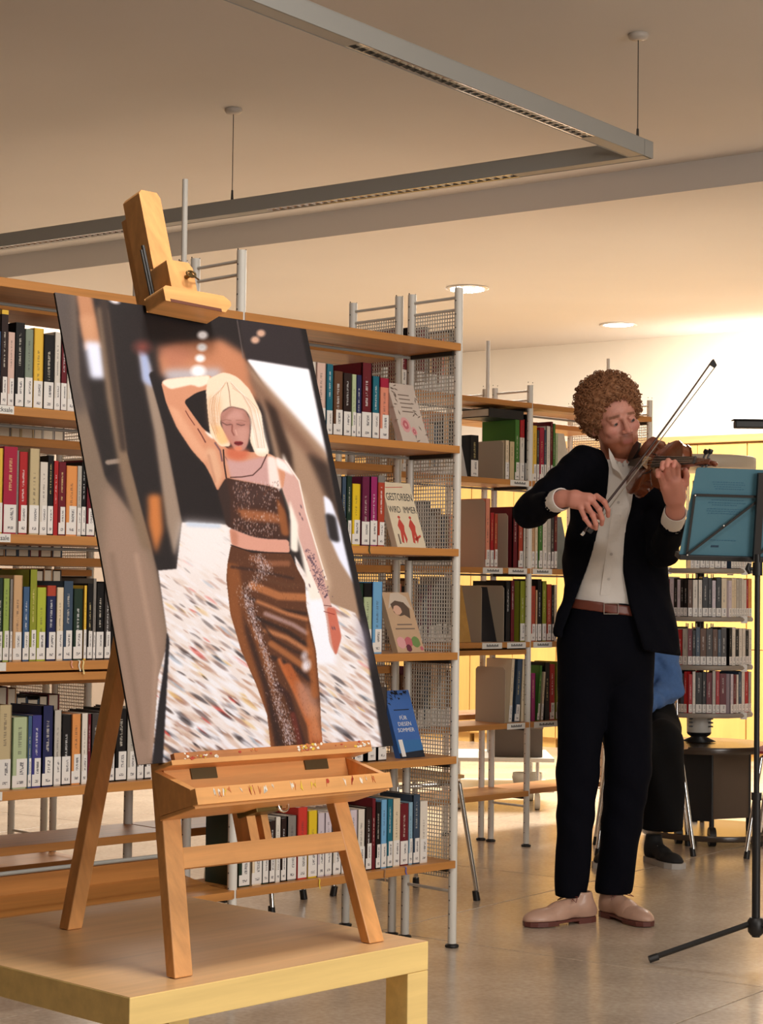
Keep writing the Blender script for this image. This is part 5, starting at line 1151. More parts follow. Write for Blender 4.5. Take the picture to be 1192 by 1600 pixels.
def march(fn, px, py, d0, d1, n=260):
    r_ = np.array(ray(px, py)); r_ = r_ / r_[1]; P = np.array(CAM) + np.linspace(d0, d1, n)[:, None] * r_; D = fn(P); k = np.argmax(D < 0)
    return P[k] if (D < 0).any() else P[n // 2]

# ------------------------------------------------------------------ the violinist
Y0 = 6.36
def MP(px, py, dy=0): return np.array(ony(px, py, Y0 + dy))
MAN = thing('person', 'curly-haired man in dark suit and white shirt playing a violin', 'person', (.745, 6.33, 0))
SKIN = np.array(s2l(214, 152, 134)); HAIRC = s2l(154, 108, 76)
HC = MP(960, 659, -.02); HR = orth((.27, -.94, -.13), (-.25, -.05, .96))
def hl(P): return (P - HC) @ HR
def hw(l, f, u): return HC + HR @ np.array([l, f, u], float)
NB = MP(966, 738, .0)
def head_fn(P):
    q = hl(P); d = elld(q, (0, -.012, .035), (.075, .094, .083)); d = smin(d, elld(q, (0, .022, -.045), (.056, .062, .068)), .03)
    d = smin(d, elld(q, (0, .062, -.094), (.024, .02, .02)), .025)
    for s_ in (-1, 1):
        d = smin(d, elld(q, (s_ * .043, .058, -.018), (.02, .02, .018)), .02); d = smin(d, capd(q, (s_ * .052, .01, -.03), (s_ * .03, .055, -.088), .014), .02)
        d = smin(d, capd(q, (s_ * .014, .083, .026), (s_ * .044, .068, .022), .009, .007), .012)
        d = smax(d, -elld(q, (s_ * .031, .094, .006), (.0145, .012, .009)), .008)
        d = smin(d, elld(q, (s_ * .031, .074, .006), (.014, .0115, .0105)), .003)
        d = smin(d, capd(q, (s_ * .020, .0845, .0105), (s_ * .042, .079, .0095), .0032), .004)
        e = elld(q, (s_ * .076, -.012, -.004), (.009, .019, .031)); e = smax(e, -elld(q, (s_ * .085, -.008, 0), (.006, .011, .02)), .005); d = smin(d, e, .008)
    d = smin(d, capd(q, (0, .086, .018), (0, .107, -.026), .0075, .0105), .010)
    for s_ in (-1, 1): d = smin(d, elld(q, (s_ * .0125, .096, -.029), (.0075, .010, .0075)), .006)
    d = smin(d, capd(q, (-.018, .0785, -.056), (.018, .0785, -.056), .0052), .008); d = smin(d, capd(q, (-.014, .0775, -.067), (.014, .0775, -.067), .006), .008)
    d = smax(d, -capd(q, (-.02, .0905, -.0615), (.02, .0905, -.0615), .0018), .003)
    d = smin(d, capd(P, NB + np.array([0, .02, -.03]), hw(0, -.015, -.05), .054, .052), .03)
    return d
hv, hf = surf(head_fn, HC - .17, HC + .17, .0038)
def head_cols(Vw):
    q = hl(Vw); c = np.tile(SKIN, (len(Vw), 1)); nz = rng.normal(size=len(Vw)) * .03
    beard = np.array(s2l(146, 78, 44))
    bm = (np.clip((-.040 - q[:, 2]) / .022, 0, 1) * np.clip((q[:, 1] - .0) / .02, 0, 1)); bm = np.maximum(bm, np.clip((-.037 - q[:, 2]) / .006, 0, 1) * np.clip((q[:, 1] - .066) / .01, 0, 1) * np.clip((.03 - np.abs(q[:, 0])) / .008, 0, 1))
    bm *= np.where((q[:, 2] < -.125), 0, 1); side = np.clip((np.abs(q[:, 0]) - .05) / .01, 0, 1) * (q[:, 2] < .0) * (q[:, 2] > -.07) * (q[:, 1] < .04) * (q[:, 1] > .005); bm = np.maximum(bm, side * .6)
    c = c * (1 - .85 * bm[:, None]) + beard * .85 * bm[:, None]
    lip = ((np.abs(q[:, 0]) < .018 - .4 * np.abs(q[:, 2] + .061)) & (q[:, 2] > -.070) & (q[:, 2] < -.0545) & (q[:, 1] > .08)).astype(float)[:, None]
    c = c * (1 - .8 * lip) + np.array(s2l(168, 92, 80)) * .8 * lip
    br = (np.clip((.0055 - np.abs(q[:, 2] - .0265 + .12 * (np.abs(q[:, 0]) - .03))) / .002, 0, 1) * np.clip((np.abs(q[:, 0]) - .011) / .004, 0, 1) * np.clip((.05 - np.abs(q[:, 0])) / .004, 0, 1) * (q[:, 1] > .05))[:, None]
    c = c * (1 - .85 * br) + np.array(s2l(136, 88, 58)) * .7 * br
    red = np.exp(-((np.abs(q[:, 0]) - .042) ** 2 + (q[:, 2] + .02) ** 2) / .0004) * (q[:, 1] > .03); nose = np.exp(-(q[:, 0] ** 2 + (q[:, 2] + .024) ** 2) / .0002) * (q[:, 1] > .08)
    c *= (1 - np.maximum(red, nose)[:, None] * np.array([0, .14, .14])); return np.clip(c * (1 + nz[:, None]), 0, 1)
# hands: built in the air around the violin and bow
WR = MP(880, 779, -.31); 
RH = dict(palm=[(WR, MP(898, 777, -.34), .024, .027), (MP(898, 779, -.34), MP(920, 779, -.365), .026, .022), (MP(896, 786, -.34), MP(910, 791, -.36), .021, .016)],
    fing=[[MP(907, 794, -.365), MP(914, 810, -.385), MP(921, 820, -.375), MP(926, 824, -.36)], [MP(916, 788, -.37), MP(926, 805, -.395), MP(931, 819, -.385), MP(931, 826, -.37)], [MP(925, 782, -.37), MP(936, 796, -.395), MP(941, 811, -.385), MP(940, 819, -.37)], [MP(932, 775, -.365), MP(944, 784, -.385), MP(950, 797, -.375), MP(950, 806, -.36)], [MP(903, 784, -.33), MP(918, 796, -.335), MP(930, 806, -.345), MP(937, 809, -.352)]], r=.0094, pf=.86)
MQ = lambda px, py, dy: MP(px, py, dy - .10)
WL = MQ(1055, 800, -.26)
LH = dict(palm=[(WL, MQ(1055, 780, -.29), .026, .028), (MQ(1056, 778, -.29), MQ(1052, 752, -.325), .028, .026), (MQ(1048, 778, -.29), MQ(1040, 762, -.32), .022, .018), (MQ(1062, 775, -.28), MQ(1064, 754, -.30), .018, .014)],
    fing=[[MQ(1059, 748, -.33), MQ(1059, 728, -.365), MQ(1054, 722, -.395), MQ(1052, 729, -.41)], [MQ(1051, 746, -.335), MQ(1049, 725, -.37), MQ(1044, 720, -.40), MQ(1042, 728, -.415)], [MQ(1043, 749, -.335), MQ(1040, 729, -.37), MQ(1036, 724, -.40), MQ(1034, 732, -.41)], [MQ(1036, 757, -.33), MQ(1031, 742, -.36), MQ(1028, 736, -.385), MQ(1028, 744, -.395)], [MQ(1064, 768, -.28), MQ(1071, 755, -.30), MQ(1073, 743, -.32), MQ(1071, 735, -.335)]], r=.0104, pf=1.0)
ELR = MP(829, 799, -.13); ELL = MP(1036, 862, -.14)
def hand_fn(H, wrist, elbow):
    def fn(P):
        d = None
        for a, b_, ra, rb in H['palm']: e = capd(P, a, b_, ra * H['pf'], rb * H['pf']); d = e if d is None else smin(d, e, .014)
        d = smin(d, capd(P, wrist + (elbow - wrist) * .45, wrist, .032, .026), .02)
        for k, f in enumerate(H['fing']):
            r_ = H['r'] * (.94, 1, 1.02, 1, 1.12)[k] if k else H['r'] * .92; e = None
            for i in range(3):
                s_ = capd(P, f[i], f[i + 1], r_ * (1.0 - .09 * i), r_ * (.91 - .09 * i)); e = s_ if e is None else smin(e, s_, .003)
            e = smin(e, np.linalg.norm(P - f[1], axis=1) - r_ * 1.04, .002); d = smin(d, e, .0055)
        return d
    return fn
pieces = [(hv, hf)]; cols = [head_cols(hv)]
for H, w_, el in ((RH, WR, ELR), (LH, WL, ELL)):
    pts = np.array([p for f in H['fing'] for p in f] + [w_]); lo, hi = pts.min(0) - .045, pts.max(0) + .045
    v_, f_ = surf(hand_fn(H, w_, el), lo, hi, .0026); pieces.append((v_, f_))
    c = np.tile(SKIN * np.array([1.0, .93, .93]), (len(v_), 1))
    for f in H['fing']:
        for kk, rr in ((1, .009), (3, .008)): g = np.exp(-((v_ - f[kk]) ** 2).sum(1) / rr ** 2)[:, None]; c *= 1 - g * np.array([0, .16, .12])
    cols.append(c)
# body under the clothes, joined with neck and wrists
HIPR, HIPL = MP(915, 1005, .03), MP(978, 1005, .06); KNR, KNL = MP(903, 1205, .0), MP(981, 1205, .04)
ANR = np.array([.66, 6.33, .10]); ANL = np.array([.795, 6.42, .10]); SHR, SHL = MP(913, 727, -.02), MP(1020, 737, .07)
def under(P):
    d = scap(P, MP(966, 810, .06), MP(955, 960, .05), .09, .10, .6, Y0 + .06); d = smin(d, capd(P, NB + np.array([0, .03, 0]), MP(966, 810, .07), .04, .05), .03)
    for a, b_, ra, rb in ((SHR, ELR, .042, .036), (ELR, WR, .036, .024), (SHL, ELL, .042, .036), (ELL, WL, .036, .025), (HIPR, KNR, .075, .05), (KNR, ANR, .048, .034), (HIPL, KNL, .075, .05), (KNL, ANL, .048, .034)): d = smin(d, capd(P, a, b_, ra, rb), .03)
    return smin(d, capd(P, NB, HC - HR[:, 2] * .05, .045, .045), .03)
v_, f_ = surf(under, (.4, 5.95, .05), (1.05, 6.6, 1.72), .014); pieces.append((v_, f_)); cols.append(np.tile(SKIN, (len(v_), 1)))
mesh_obj('body', pieces, skinmat('skin'), MAN, np.concatenate(cols))
# eyes
M_eye = mat('eye_white', (.36, .30, .28), .4); M_iris = mat('iris', (.06, .05, .045), .2)
for s_ in (-1, 1):
    b = MB(); fr = lambda l, f, u: tuple(hw(l, f, u)); n = 14; c = (s_ * .031, .0768, .004)
    b.lathe([(.0088 * math.sin(t_), -.0088 * math.cos(t_)) for t_ in np.linspace(.15, 3.0, 9)], n=14, fr=lambda x, y, z: tuple(hw(c[0] + x, c[1] + z, c[2] + y)))
    b.lathe([(.0052, .0068), (.0047, .0086), (.001, .0093)], n=12, mi=1, fr=lambda x, y, z: tuple(hw(c[0] + x + .002, c[1] + z, c[2] + y - .001)))
    b.build('eye', [M_eye, M_iris], MAN)
# hair
def hair_fn(P):
    q = hl(P); d = elld(q, (-.004, -.022, .078), (.101, .108, .087)); d = smin(d, elld(q, (-.06, -.02, .035), (.038, .06, .055)), .03); d = smin(d, elld(q, (.062, -.03, .035), (.036, .06, .05)), .03)
    d = smin(d, elld(q, (0, -.075, .02), (.085, .05, .085)), .03); d = smax(d, -elld(q, (-.008, .125, -.006), (.088, .110, .102)), .012); d = smax(d, -elld(q, (0, .05, -.07), (.085, .08, .085)), .01)
    return d + .004 * np.sin(q[:, 0] * 190 + 2 * np.sin(q[:, 2] * 120)) * np.sin(q[:, 1] * 170) + .0035 * np.sin(q[:, 2] * 230 + q[:, 0] * 140)
v_, f_ = surf(hair_fn, HC - .2, HC + .22, .005)
M_hair = mat('curly_hair', HAIRC, .6, noise=.35, nscale=70, spec=.3)
hair = mesh_obj('hair', [(v_, f_)], M_hair, MAN)
b = MB(); b.nofix = True; cen = hw(0, -.02, .06); sel = rng.choice(len(v_), 1500, replace=len(v_) < 1500)
for i in sel:
    p = v_[i]; nrm = p - cen; nrm /= np.linalg.norm(nrm); a = rng.normal(size=3); a -= nrm * (a @ nrm) * .7; a /= np.linalg.norm(a); u_ = np.cross(a, nrm); u_ /= np.linalg.norm(u_); w2 = np.cross(u_, a)
    R_ = rng.uniform(.0045, .0085); L_ = rng.uniform(.004, .016); n = 9; t0_ = rng.uniform(0, 6)
    pts = [Vector(p + nrm * rng.uniform(-.001, .001) + nrm * .003 + a * (L_ * (k / n - .5)) + (u_ * math.cos(t0_ + k * .85) + w2 * math.sin(t0_ + k * .85)) * R_) for k in range(n)]
    b.tube(pts, [.0013] * (n - 1) + [.0006], 4, caps=False)
o = b.build('curls', M_hair, hair); o['kind'] = 'stuff'
# shirt
TCY = Y0 + .03
def torso(P, g=0):
    d = scap(P, MP(966, 775, .03), MP(958, 860, .03), .145 + g, .145 + g, .70, TCY); d = smin(d, scap(P, MP(956, 880, .03), MP(954, 945, .03), .146 + g, .138 + g, .72, TCY), .04)
    for s_ in (SHR, SHL): d = smin(d, capd(P, NB + np.array([0, .03, -.05]), s_ + np.array([0, 0, -.015]), .055 + g, .05 + g), .05)
    return d
PANT_TOP = MP(945, 948, -.1)[2]
def shirt_fn(P):
    d = torso(P, 0); ripple = .0018 * np.sin(P[:, 2] * 34 + P[:, 0] * 60) + .001 * np.sin(P[:, 2] * 90 - P[:, 0] * 45); d = d + ripple
    d = smin(d, capd(P, NB + V3(0, 0, -.03), NB + V3(-.004, .0, .03), .060, .057), .012)
    neck = capd(P, NB + V3(0, 0, -.01), NB + V3(0, .0, .2), .050, .054); d = smax(d, -neck, .004)
    d = smax(d, P[:, 2] - (NB[2] + .055 + .3 * (P[:, 1] - NB[1])), .004)
    d = smax(d, PANT_TOP + .005 - P[:, 2], .004); return d
v_, f_ = surf(shirt_fn, (.45, 6.05, .95), (1.06, 6.62, 1.60), .0065)
M_shirt = mat('white_shirt', (.80, .76, .72), .75, noise=.03, nscale=30, bump=.15, bscale=80); shirt = mesh_obj('shirt', [(v_, f_)], M_shirt, MAN)
# placket, buttons, collar wings
def on_shirt(px, py, lift=.001): p = march(shirt_fn, px, py, 5.9, 6.5); r_ = np.array(ray(px, py)); r_ /= np.linalg.norm(r_); return p - r_ * lift
pl = [on_shirt(969 - (y_ - 760) * .14, y_, .0012) for y_ in range(762, 932, 14)]
b = MB(); vs = []
for p in pl: vs += [p + V3(-.016, .001, 0), p + V3(.016, .001, 0), p + V3(.016, -.0012, 0), p + V3(-.016, -.0012, 0)]
fs = [(i * 4 + k, i * 4 + (k + 1) % 4, i * 4 + 4 + (k + 1) % 4, i * 4 + 4 + k) for i in range(len(pl) - 1) for k in range(4)]; b.add(vs, fs, smooth=False); b.build('placket', M_shirt, shirt)
for (x_, y_) in ((966, 785), (960, 827), (955, 866), (951, 905)):
    p = on_shirt(x_, y_, .0035); b = MB(); b.tube([p + V3(0, .0016, 0), p + V3(0, -.0008, 0)], .0048, 12); b.build('button', mat('shirt_button', (.55, .52, .5), .3), shirt)
for pts in (((951, 700), (958, 712), (972, 742), (957, 731), (952, 714)),):
    q0 = [MP(x_, y_, -.085 - (y_ - 700) * .0006) for x_, y_ in pts]; b = MB(); n = len(q0); vs = q0 + [p + V3(.001, .004, 0) for p in q0]
    b.add(vs, [tuple(range(n)), tuple(range(2 * n - 1, n - 1, -1))] + [(i, n + i, n + (i + 1) % n, (i + 1) % n) for i in range(n)]); b.build('collar', M_shirt, shirt)
# jacket
CUT = [(948, 688), (951, 697), (954, 720), (950, 765), (948, 785), (938, 817), (927, 862), (915, 899), (904, 928), (882, 985), (878, 1070), (1016, 1070), (1004, 1015), (984, 945), (974, 893), (974, 868), (978, 825), (987, 794), (990, 771), (982, 745), (988, 715), (976, 688)]
CUTW = [(lambda p: (p[0], p[2]))(ony(x_, y_, Y0 - .09)) for x_, y_ in CUT]
def jacket_fn(P):
    d = torso(P, .013)
    sk_ = scap(P, MP(966, 900, .03), MP(972, 1040, .03), .165, .205, .70, TCY); d = smin(d, sk_, .03)
    d = smin(d, scap(P, MP(905, 930, -.02), MP(884, 985, -.03), .05, .045, .6, Y0 - .02), .03)
    d = smin(d, capd(P, SHR, ELR, .066, .056), .035); d = smin(d, capd(P, ELR, ELR + (WR - ELR) * .72, .054, .040), .012)
    d = smin(d, capd(P, SHL, ELL, .062, .052), .03); d = smin(d, capd(P, ELL, ELL + (WL - ELL) * .70, .05, .041), .012)
    d += .0022 * np.sin(P[:, 2] * 48 + P[:, 0] * 70 + 2 * np.sin(P[:, 1] * 30))
    front = smax(poly2(P[:, 0], P[:, 2], CUTW), P[:, 1] - (Y0 + .02), .004); arm = capd(P, ELR + (WR - ELR) * .2, WR, .07)
    d2 = smax(d, -smax(front, -arm, .004), .004)
    d2 = smax(d2, -capd(P, ELR + (WR - ELR) * .74, WR + (WR - ELR), .034, .034), .003); d2 = smax(d2, -capd(P, ELL + (WL - ELL) * .72, WL + (WL - ELL), .034, .034), .003)
    zb = MP(860, 994, 0)[2] + (P[:, 0] - MP(860, 994, 0)[0]) * (MP(1068, 1026, 0)[2] - MP(860, 994, 0)[2]) / (MP(1068, 1026, 0)[0] - MP(860, 994, 0)[0])
    d2 = smax(d2, zb - P[:, 2], .006)
    d2 = smax(d2, -capd(P, NB + V3(0, -.02, -.04), NB + V3(0, .0, .2), .052, .060), .006)
    return d2
v_, f_ = surf(jacket_fn, (.36, 5.92, .8), (1.12, 6.66, 1.62), .0075)
M_suit = mat('navy_suit_cloth', (.0030, .0033, .0062), .9, spec=.10, noise=.2, nscale=40, bump=.1, bscale=300); jk = mesh_obj('jacket', [(v_, f_)], M_suit, MAN)
for nm, a, b_ in (('cuff', ELR + (WR - ELR) * .70, WR - (WR - ELR) * .02), ('cuff', ELL + (WL - ELL) * .62, WL - (WL - ELL) * -.02)):
    d_ = (b_ - a) / np.linalg.norm(b_ - a); b = MB(); N = 20; u_ = np.cross(d_, V3(0, 0, 1)); u_ /= np.linalg.norm(u_); w2 = np.cross(d_, u_); prof = [(.036, 0), (.0375, .5), (.037, .96), (.0355, 1), (.033, .96), (.033, 0)]; vs = []
    for r_, t_ in prof:
        for k in range(N): an = 2 * math.pi * k / N; vs.append(a + (b_ - a) * t_ + (u_ * math.cos(an) + w2 * math.sin(an)) * r_)
    b.add(vs, [(i * N + k, i * N + (k + 1) % N, (i + 1) * N + (k + 1) % N, (i + 1) * N + k) for i in range(len(prof) - 1) for k in range(N)], smooth=True); b.build(nm, M_shirt, shirt)
# trousers
def trouser_fn(P):
    d = scap(P, MP(951, 950, .03), MP(948, 1010, .03), .140, .155, .74, TCY); d = smin(d, capd(P, HIPR, KNR, .095, .070), .03); d = smin(d, capd(P, KNR, ANR + V3(-.015, 0, -.02), .069, .053), .02)
    e = smin(capd(P, HIPL, KNL, .098, .076), capd(P, KNL, ANL + V3(0, -.01, -.02), .076, .060), .02); d = smin(d, e, .012)
    d += .003 * np.sin(P[:, 2] * 38 + P[:, 0] * 50 + 1.5 * np.sin(P[:, 2] * 17)) * np.clip(1.1 - P[:, 2], 0, 1)
    d = smax(d, P[:, 2] - PANT_TOP - .012, .003); d = smax(d, .082 - P[:, 2], .004); return d
v_, f_ = surf(trouser_fn, (.45, 6.08, .06), (1.06, 6.62, 1.14), .0085); mesh_obj('trousers', [(v_, f_)], mat('navy_trouser_cloth', (.0028, .0031, .0064), .9, spec=.10, bump=.1, bscale=300), MAN)
# belt
def belt_fn(P):
    a = scap(P, MP(951, 950, .03), MP(948, 1010, .03), .146, .158, .74, TCY); zc_ = MP(945, 950, -.09)[2] - .12 * (P[:, 0] - MP(945, 950)[0])
    return smax(smax(a, -(a + .012), .001), np.abs(P[:, 2] - zc_) - .0165, .003)
v_, f_ = surf(belt_fn, (.55, 6.15, .96), (.99, 6.52, 1.12), .004); M_belt = mat('brown_leather', s2l(112, 58, 44), .4, noise=.15, nscale=60); belt = mesh_obj('belt', [(v_, f_)], M_belt, MAN)
bp_ = march(belt_fn, 952, 951, 6.0, 6.5); b = MB()
for a, c_ in (((-.020, -.019), (.030, -.016)), ((-.020, .016), (.030, .019)), ((-.020, -.016), (-.017, .016)), ((.027, -.016), (.030, .016))): b.box((bp_[0] + a[0], bp_[1] - .006, bp_[2] + a[1]), (bp_[0] + c_[0], bp_[1] - .001, bp_[2] + c_[1]))
b.build('buckle', mat('buckle_metal', (.45, .38, .33), .3, metal=.9), belt, bevel=.001)
# shoes
M_shoe = mat('tan_leather', s2l(196, 158, 138), .42, noise=.12, nscale=35, coat=.15); M_sole = mat('red_brown_sole', s2l(104, 58, 50), .5); M_lace = mat('brown_laces', s2l(128, 66, 62), .6)
def shoe(toe, heel, label):
    toe, heel = np.array(toe), np.array(heel); ax_ = toe - heel; L_ = np.linalg.norm(ax_[:2]) ; ax_ = ax_ / L_; sdv = V3(-ax_[1], ax_[0], 0); ori = heel.copy(); ori[2] = 0
    fr = lambda x, y, z: ori + ax_ * x * L_ + sdv * y + V3(0, 0, z)
    outl = [(0.0, 0), (.03, .022), (.12, .031), (.3, .030), (.45, .034), (.62, .045), (.78, .046), (.9, .037), (.97, .022), (1, 0), (.97, -.024), (.9, -.040), (.78, -.047), (.62, -.043), (.45, -.032), (.3, -.029), (.12, -.031), (.03, -.022)]
    grp = MB(); grp.prism(outl, .010, .018, fr); grp.prism([(x, y) for x, y in outl if x <= .3], .0, .0098, fr); grp.prism([(x, y * .95) for x, y in outl if x >= .46], .003, .0099, fr)
    s_ = grp.build('shoe_sole', M_sole, MAN)
    def fn(P):
        q = P - ori; x = q @ ax_ / L_; y = q @ sdv; z = q[:, 2]; Q = np.stack([x * L_, y, z], 1); 
        d = elld(Q, (L_ * .16, 0, .035), (.052, .030, .045)); d = smin(d, elld(Q, (L_ * .70, .0, .022), (L_ * .31, .044, .036)), .03); d = smin(d, capd(Q, (L_ * .2, 0, .06), (L_ * .52, 0, .045), .030, .030), .03); d = smin(d, capd(Q, (L_ * .17, 0, .06), (L_ * .18, 0, .088), .031, .034), .02)
        d = smax(d, .0183 - z, .003); d = smax(d, -capd(Q, (L_ * .18, 0, .085), (L_ * .18, 0, .14), .027), .004); d = smax(d, z - .102, .003)
        seam = np.abs(x - .66 - .02 * np.cos(y * 90)) ; return d + .0012 * np.exp(-(seam / .008) ** 2)
    v_, f_ = surf(fn, np.minimum(toe, heel) - V3(.07, .07, .0) * 1 - V3(0, 0, heel[2]), np.array([max(toe[0], heel[0]) + .07, max(toe[1], heel[1]) + .07, .115]), .0036)
    sh = mesh_obj('shoe', [(v_, f_)], M_shoe, MAN)
    b = MB()
    for k in range(4): x = .36 + .075 * k; z = .082 - .010 * k; b.tube([fr(x, -.020, z - .008), fr(x + .01, 0, z + .0), fr(x + .02, .020, z - .008)], .0018, 6)
    b.tube([fr(.34, .0, .084), fr(.33, .03, .09), fr(.40, .05, .075), fr(.38, .02, .083)], .0016, 6); b.tube([fr(.34, .0, .084), fr(.34, -.03, .09), fr(.42, -.045, .07), fr(.38, -.02, .083)], .0016, 6); b.build('laces', M_lace, sh)
shoe((.482, 6.20, 0), (.725, 6.345, 0), ''); shoe((.895, 6.225, 0), (.765, 6.455, 0), '')

# ------------------------------------------------------------------ violin
VS = MP(993, 731, -.07); VA = V3(.31, -.95, -.04); VA /= np.linalg.norm(VA)
b2_ = V3(VA[1], -VA[0], 0); b2_ /= np.linalg.norm(b2_); zz3 = np.cross(b2_, VA); zz3 = zz3 if zz3[2] > 0 else -zz3
tl_ = R(22); VN = b2_ * math.cos(tl_) + zz3 * math.sin(tl_); VW = zz3 * math.cos(tl_) - b2_ * math.sin(tl_)
if np.dot(np.cross(VA, VW), VN) < 0: pass
def VF(x, y, z): return tuple(VS + VA * x + VW * y + VN * z)
VIO = thing('violin', 'reddish-brown violin held under the man\'s chin', 'violin', tuple(VS))
M_varn = mat('violin_varnish', s2l(128, 68, 36), .25, noise=.3, nscale=22, coat=.6); M_rib = mat('violin_rib_varnish', s2l(120, 58, 28), .3, noise=.25, nscale=40, coat=.5); M_ebony = mat('ebony', (.012, .011, .011), .3)
half = [(0, 0), (.003, .03), (.012, .058), (.03, .083), (.055, .099), (.08, .1035), (.105, .099), (.122, .088), (.131, .078), (.136, .080), (.133, .070), (.145, .060), (.165, .0545), (.185, .0545), (.205, .061), (.216, .073), (.213, .079), (.220, .076), (.235, .079), (.26, .0835), (.285, .0825), (.31, .073), (.33, .056), (.345, .035), (.353, .015), (.355, 0)]
outl = half + [(x, -y) for x, y in half[-2:0:-1]]
def plate(name, z, sgn, m_):
    b = MB(); n = len(outl); rings = [1.0, .93, .8, .6, .35, .1]; hs = [0, .0005, .004, .0085, .012, .0135]; vs = []; cx = .175
    for r_, h_ in zip(rings, hs):
        for x, y in outl: vs.append(VF(cx + (x - cx) * (r_ if abs(x - cx) > 0 else 1), y * r_, z + sgn * h_))
    k = len(vs); vs += [VF(x, y, z - sgn * .0035) for x, y in outl]
    fs = [(i * n + j, i * n + (j + 1) % n, (i + 1) * n + (j + 1) % n, (i + 1) * n + j) for i in range(len(rings) - 1) for j in range(n)]
    b.add(vs, fs, smooth=True); b.add(vs, [tuple((len(rings) - 1) * n + j for j in range(n)), tuple(k + j for j in range(n - 1, -1, -1))] + [(j, (j + 1) % n, k + (j + 1) % n, k + j) for j in range(n)]); return b.build(name, m_, VIO)
plate('top_plate', .018, 1, M_varn); plate('back_plate', -.018, -1, M_varn)
b = MB(); b.prism([(.177 + (x - .177) * .97, y * .955) for x, y in outl], -.0145, .0145, VF); b.build('ribs', M_rib, VIO)
zt_ = lambda x, y: .018 + .0135 * max(0, 1 - (abs(y) / .09) ** 1.6) * max(0, 1 - ((x - .175) / .2) ** 4)
for s_ in (-1, 1):
    b = MB(); pts = [(.132, .047), (.137, .040), (.150, .036), (.170, .033), (.188, .030), (.198, .024)]; b.tube([VF(x, s_ * y, zt_(x, y) + .0005) for x, y in pts], [.003, .002, .0017, .0017, .002, .003], 6); b.build('sound_hole', M_ebony, VIO)
b = MB(); b.prism([(.200, -.019), (.492, -.012), (.492, .012), (.200, .019)], .036, .041, VF); b.build('fingerboard', M_ebony, VIO, bevel=.001)
b = MB(); b.hexa([VF(.34, -.016, .016), VF(.34, .016, .016), VF(.49, .011, .018), VF(.49, -.011, .018), VF(.34, -.016, .0355), VF(.34, .016, .0355), VF(.49, .0115, .0355), VF(.49, -.0115, .0355)]); b.build('neck', M_rib, VIO, bevel=.003)
b = MB(); b.hexa([VF(.4925, -.012, .016), VF(.4925, .012, .016), VF(.56, .008, .008), VF(.56, -.008, .008), VF(.4925, -.012, .036), VF(.4925, .012, .036), VF(.56, .008, .026), VF(.56, -.008, .026)]); b.build('pegbox', M_rib, VIO, bevel=.002)
b = MB(); b.tube([VF(.565 + (.016 - .0012 * k) * math.cos(k * .55 + 2.4), 0, .014 + (.016 - .0012 * k) * math.sin(k * .55 + 2.4)) for k in range(12)], [.008 - .0003 * k for k in range(12)], 8); b.build('scroll', M_rib, VIO)
for i, (x_, s_) in enumerate(((.507, 1), (.521, -1), (.535, 1), (.548, -1))):
    b = MB(); b.tube([VF(x_, -s_ * .012, .022), VF(x_, s_ * .026, .022)], .0032, 8); b.tube([VF(x_, s_ * .026, .022), VF(x_, s_ * .031, .022), VF(x_, s_ * .042, .022)], [.003, .0085, .0075], 10); b.build('peg', M_ebony, VIO)
b = MB(); b.prism([(-.021, 0), (-.013, 0), (-.009, .010), (.009, .010), (.013, 0), (.021, 0), (.017, .018), (.015, .029), (0, .033), (-.015, .029), (-.017, .018)], .1575, .161, lambda a, bb, c: VF(c, a, .030 + bb * .8)); b.build('bridge', mat('bridge_maple', s2l(226, 190, 148), .5), VIO)
b = MB(); b.prism([(.03, -.010), (.142, -.021), (.146, 0), (.142, .021), (.03, .010)], .038, .042, VF); b.build('tailpiece', M_ebony, VIO, bevel=.001)
b = MB(); b.prism([(.008, .012), (.02, .004), (.05, .016), (.062, .045), (.05, .072), (.028, .078), (.010, .06)], .036, .043, VF); b.box((.002, .02, -.018), (.006, .045, .036), fr=VF); b.build('chin_rest', M_ebony, VIO, bevel=.002)
for i in range(4):
    y0_ = -.0165 + i * .011; y1_ = -.0072 + i * .0048; b = MB(); b.tube([VF(.14, y0_ * .9, .0425), VF(.159, y0_, .0572), VF(.492, y1_, .0425), VF(.51 + i * .012, y1_ * .6, .03)], .0007, 5); b.build('string', M_chrome, VIO)
b = MB(); b.hexa([VF(.488, -.0125, .0412), VF(.488, .0125, .0412), VF(.492, .0125, .0412), VF(.492, -.0125, .0412), VF(.488, -.0125, .0435), VF(.488, .0125, .0435), VF(.492, .0125, .0435), VF(.492, -.0125, .0435)]); b.build('nut', M_ebony, VIO)
# bow: rests on the strings in front of the bridge
tgt = np.array(VF(.185, 0, .060)); yb_ = tgt[1]
tq = .42; yf = yb_ - .03; ytp = yf + (yb_ - yf) / tq; FRG = np.array(ony(916, 835, yf)); TIP = np.array(ony(1117, 567, ytp))
BD_ = (TIP - FRG); BL_ = np.linalg.norm(BD_); BD_ = BD_ / BL_; hd = VN * -1; hd = hd - BD_ * (hd @ BD_); hd /= np.linalg.norm(hd)
BOW = thing('violin_bow', 'dark thin violin bow in the man\'s right hand, tip raised', 'bow', tuple(FRG))
b = MB(); b.tube([FRG + BD_ * BL_ * t_ + hd * .008 * math.sin(math.pi * t_) - hd * .012 for t_ in np.linspace(-.01, 1, 16)], [.0043 - .0016 * t_ for t_ in np.linspace(0, 1, 16)], 8); b.build('stick', mat('dark_bow_wood', s2l(64, 34, 24), .3), BOW)
b = MB(); fr = lambda x, y, z: tuple(FRG + BD_ * x + hd * y + np.cross(BD_, hd) * z); b.box((.01, -.008, -.006), (.055, .010, .006), fr=fr); b.build('frog', M_ebony, BOW, bevel=.001)
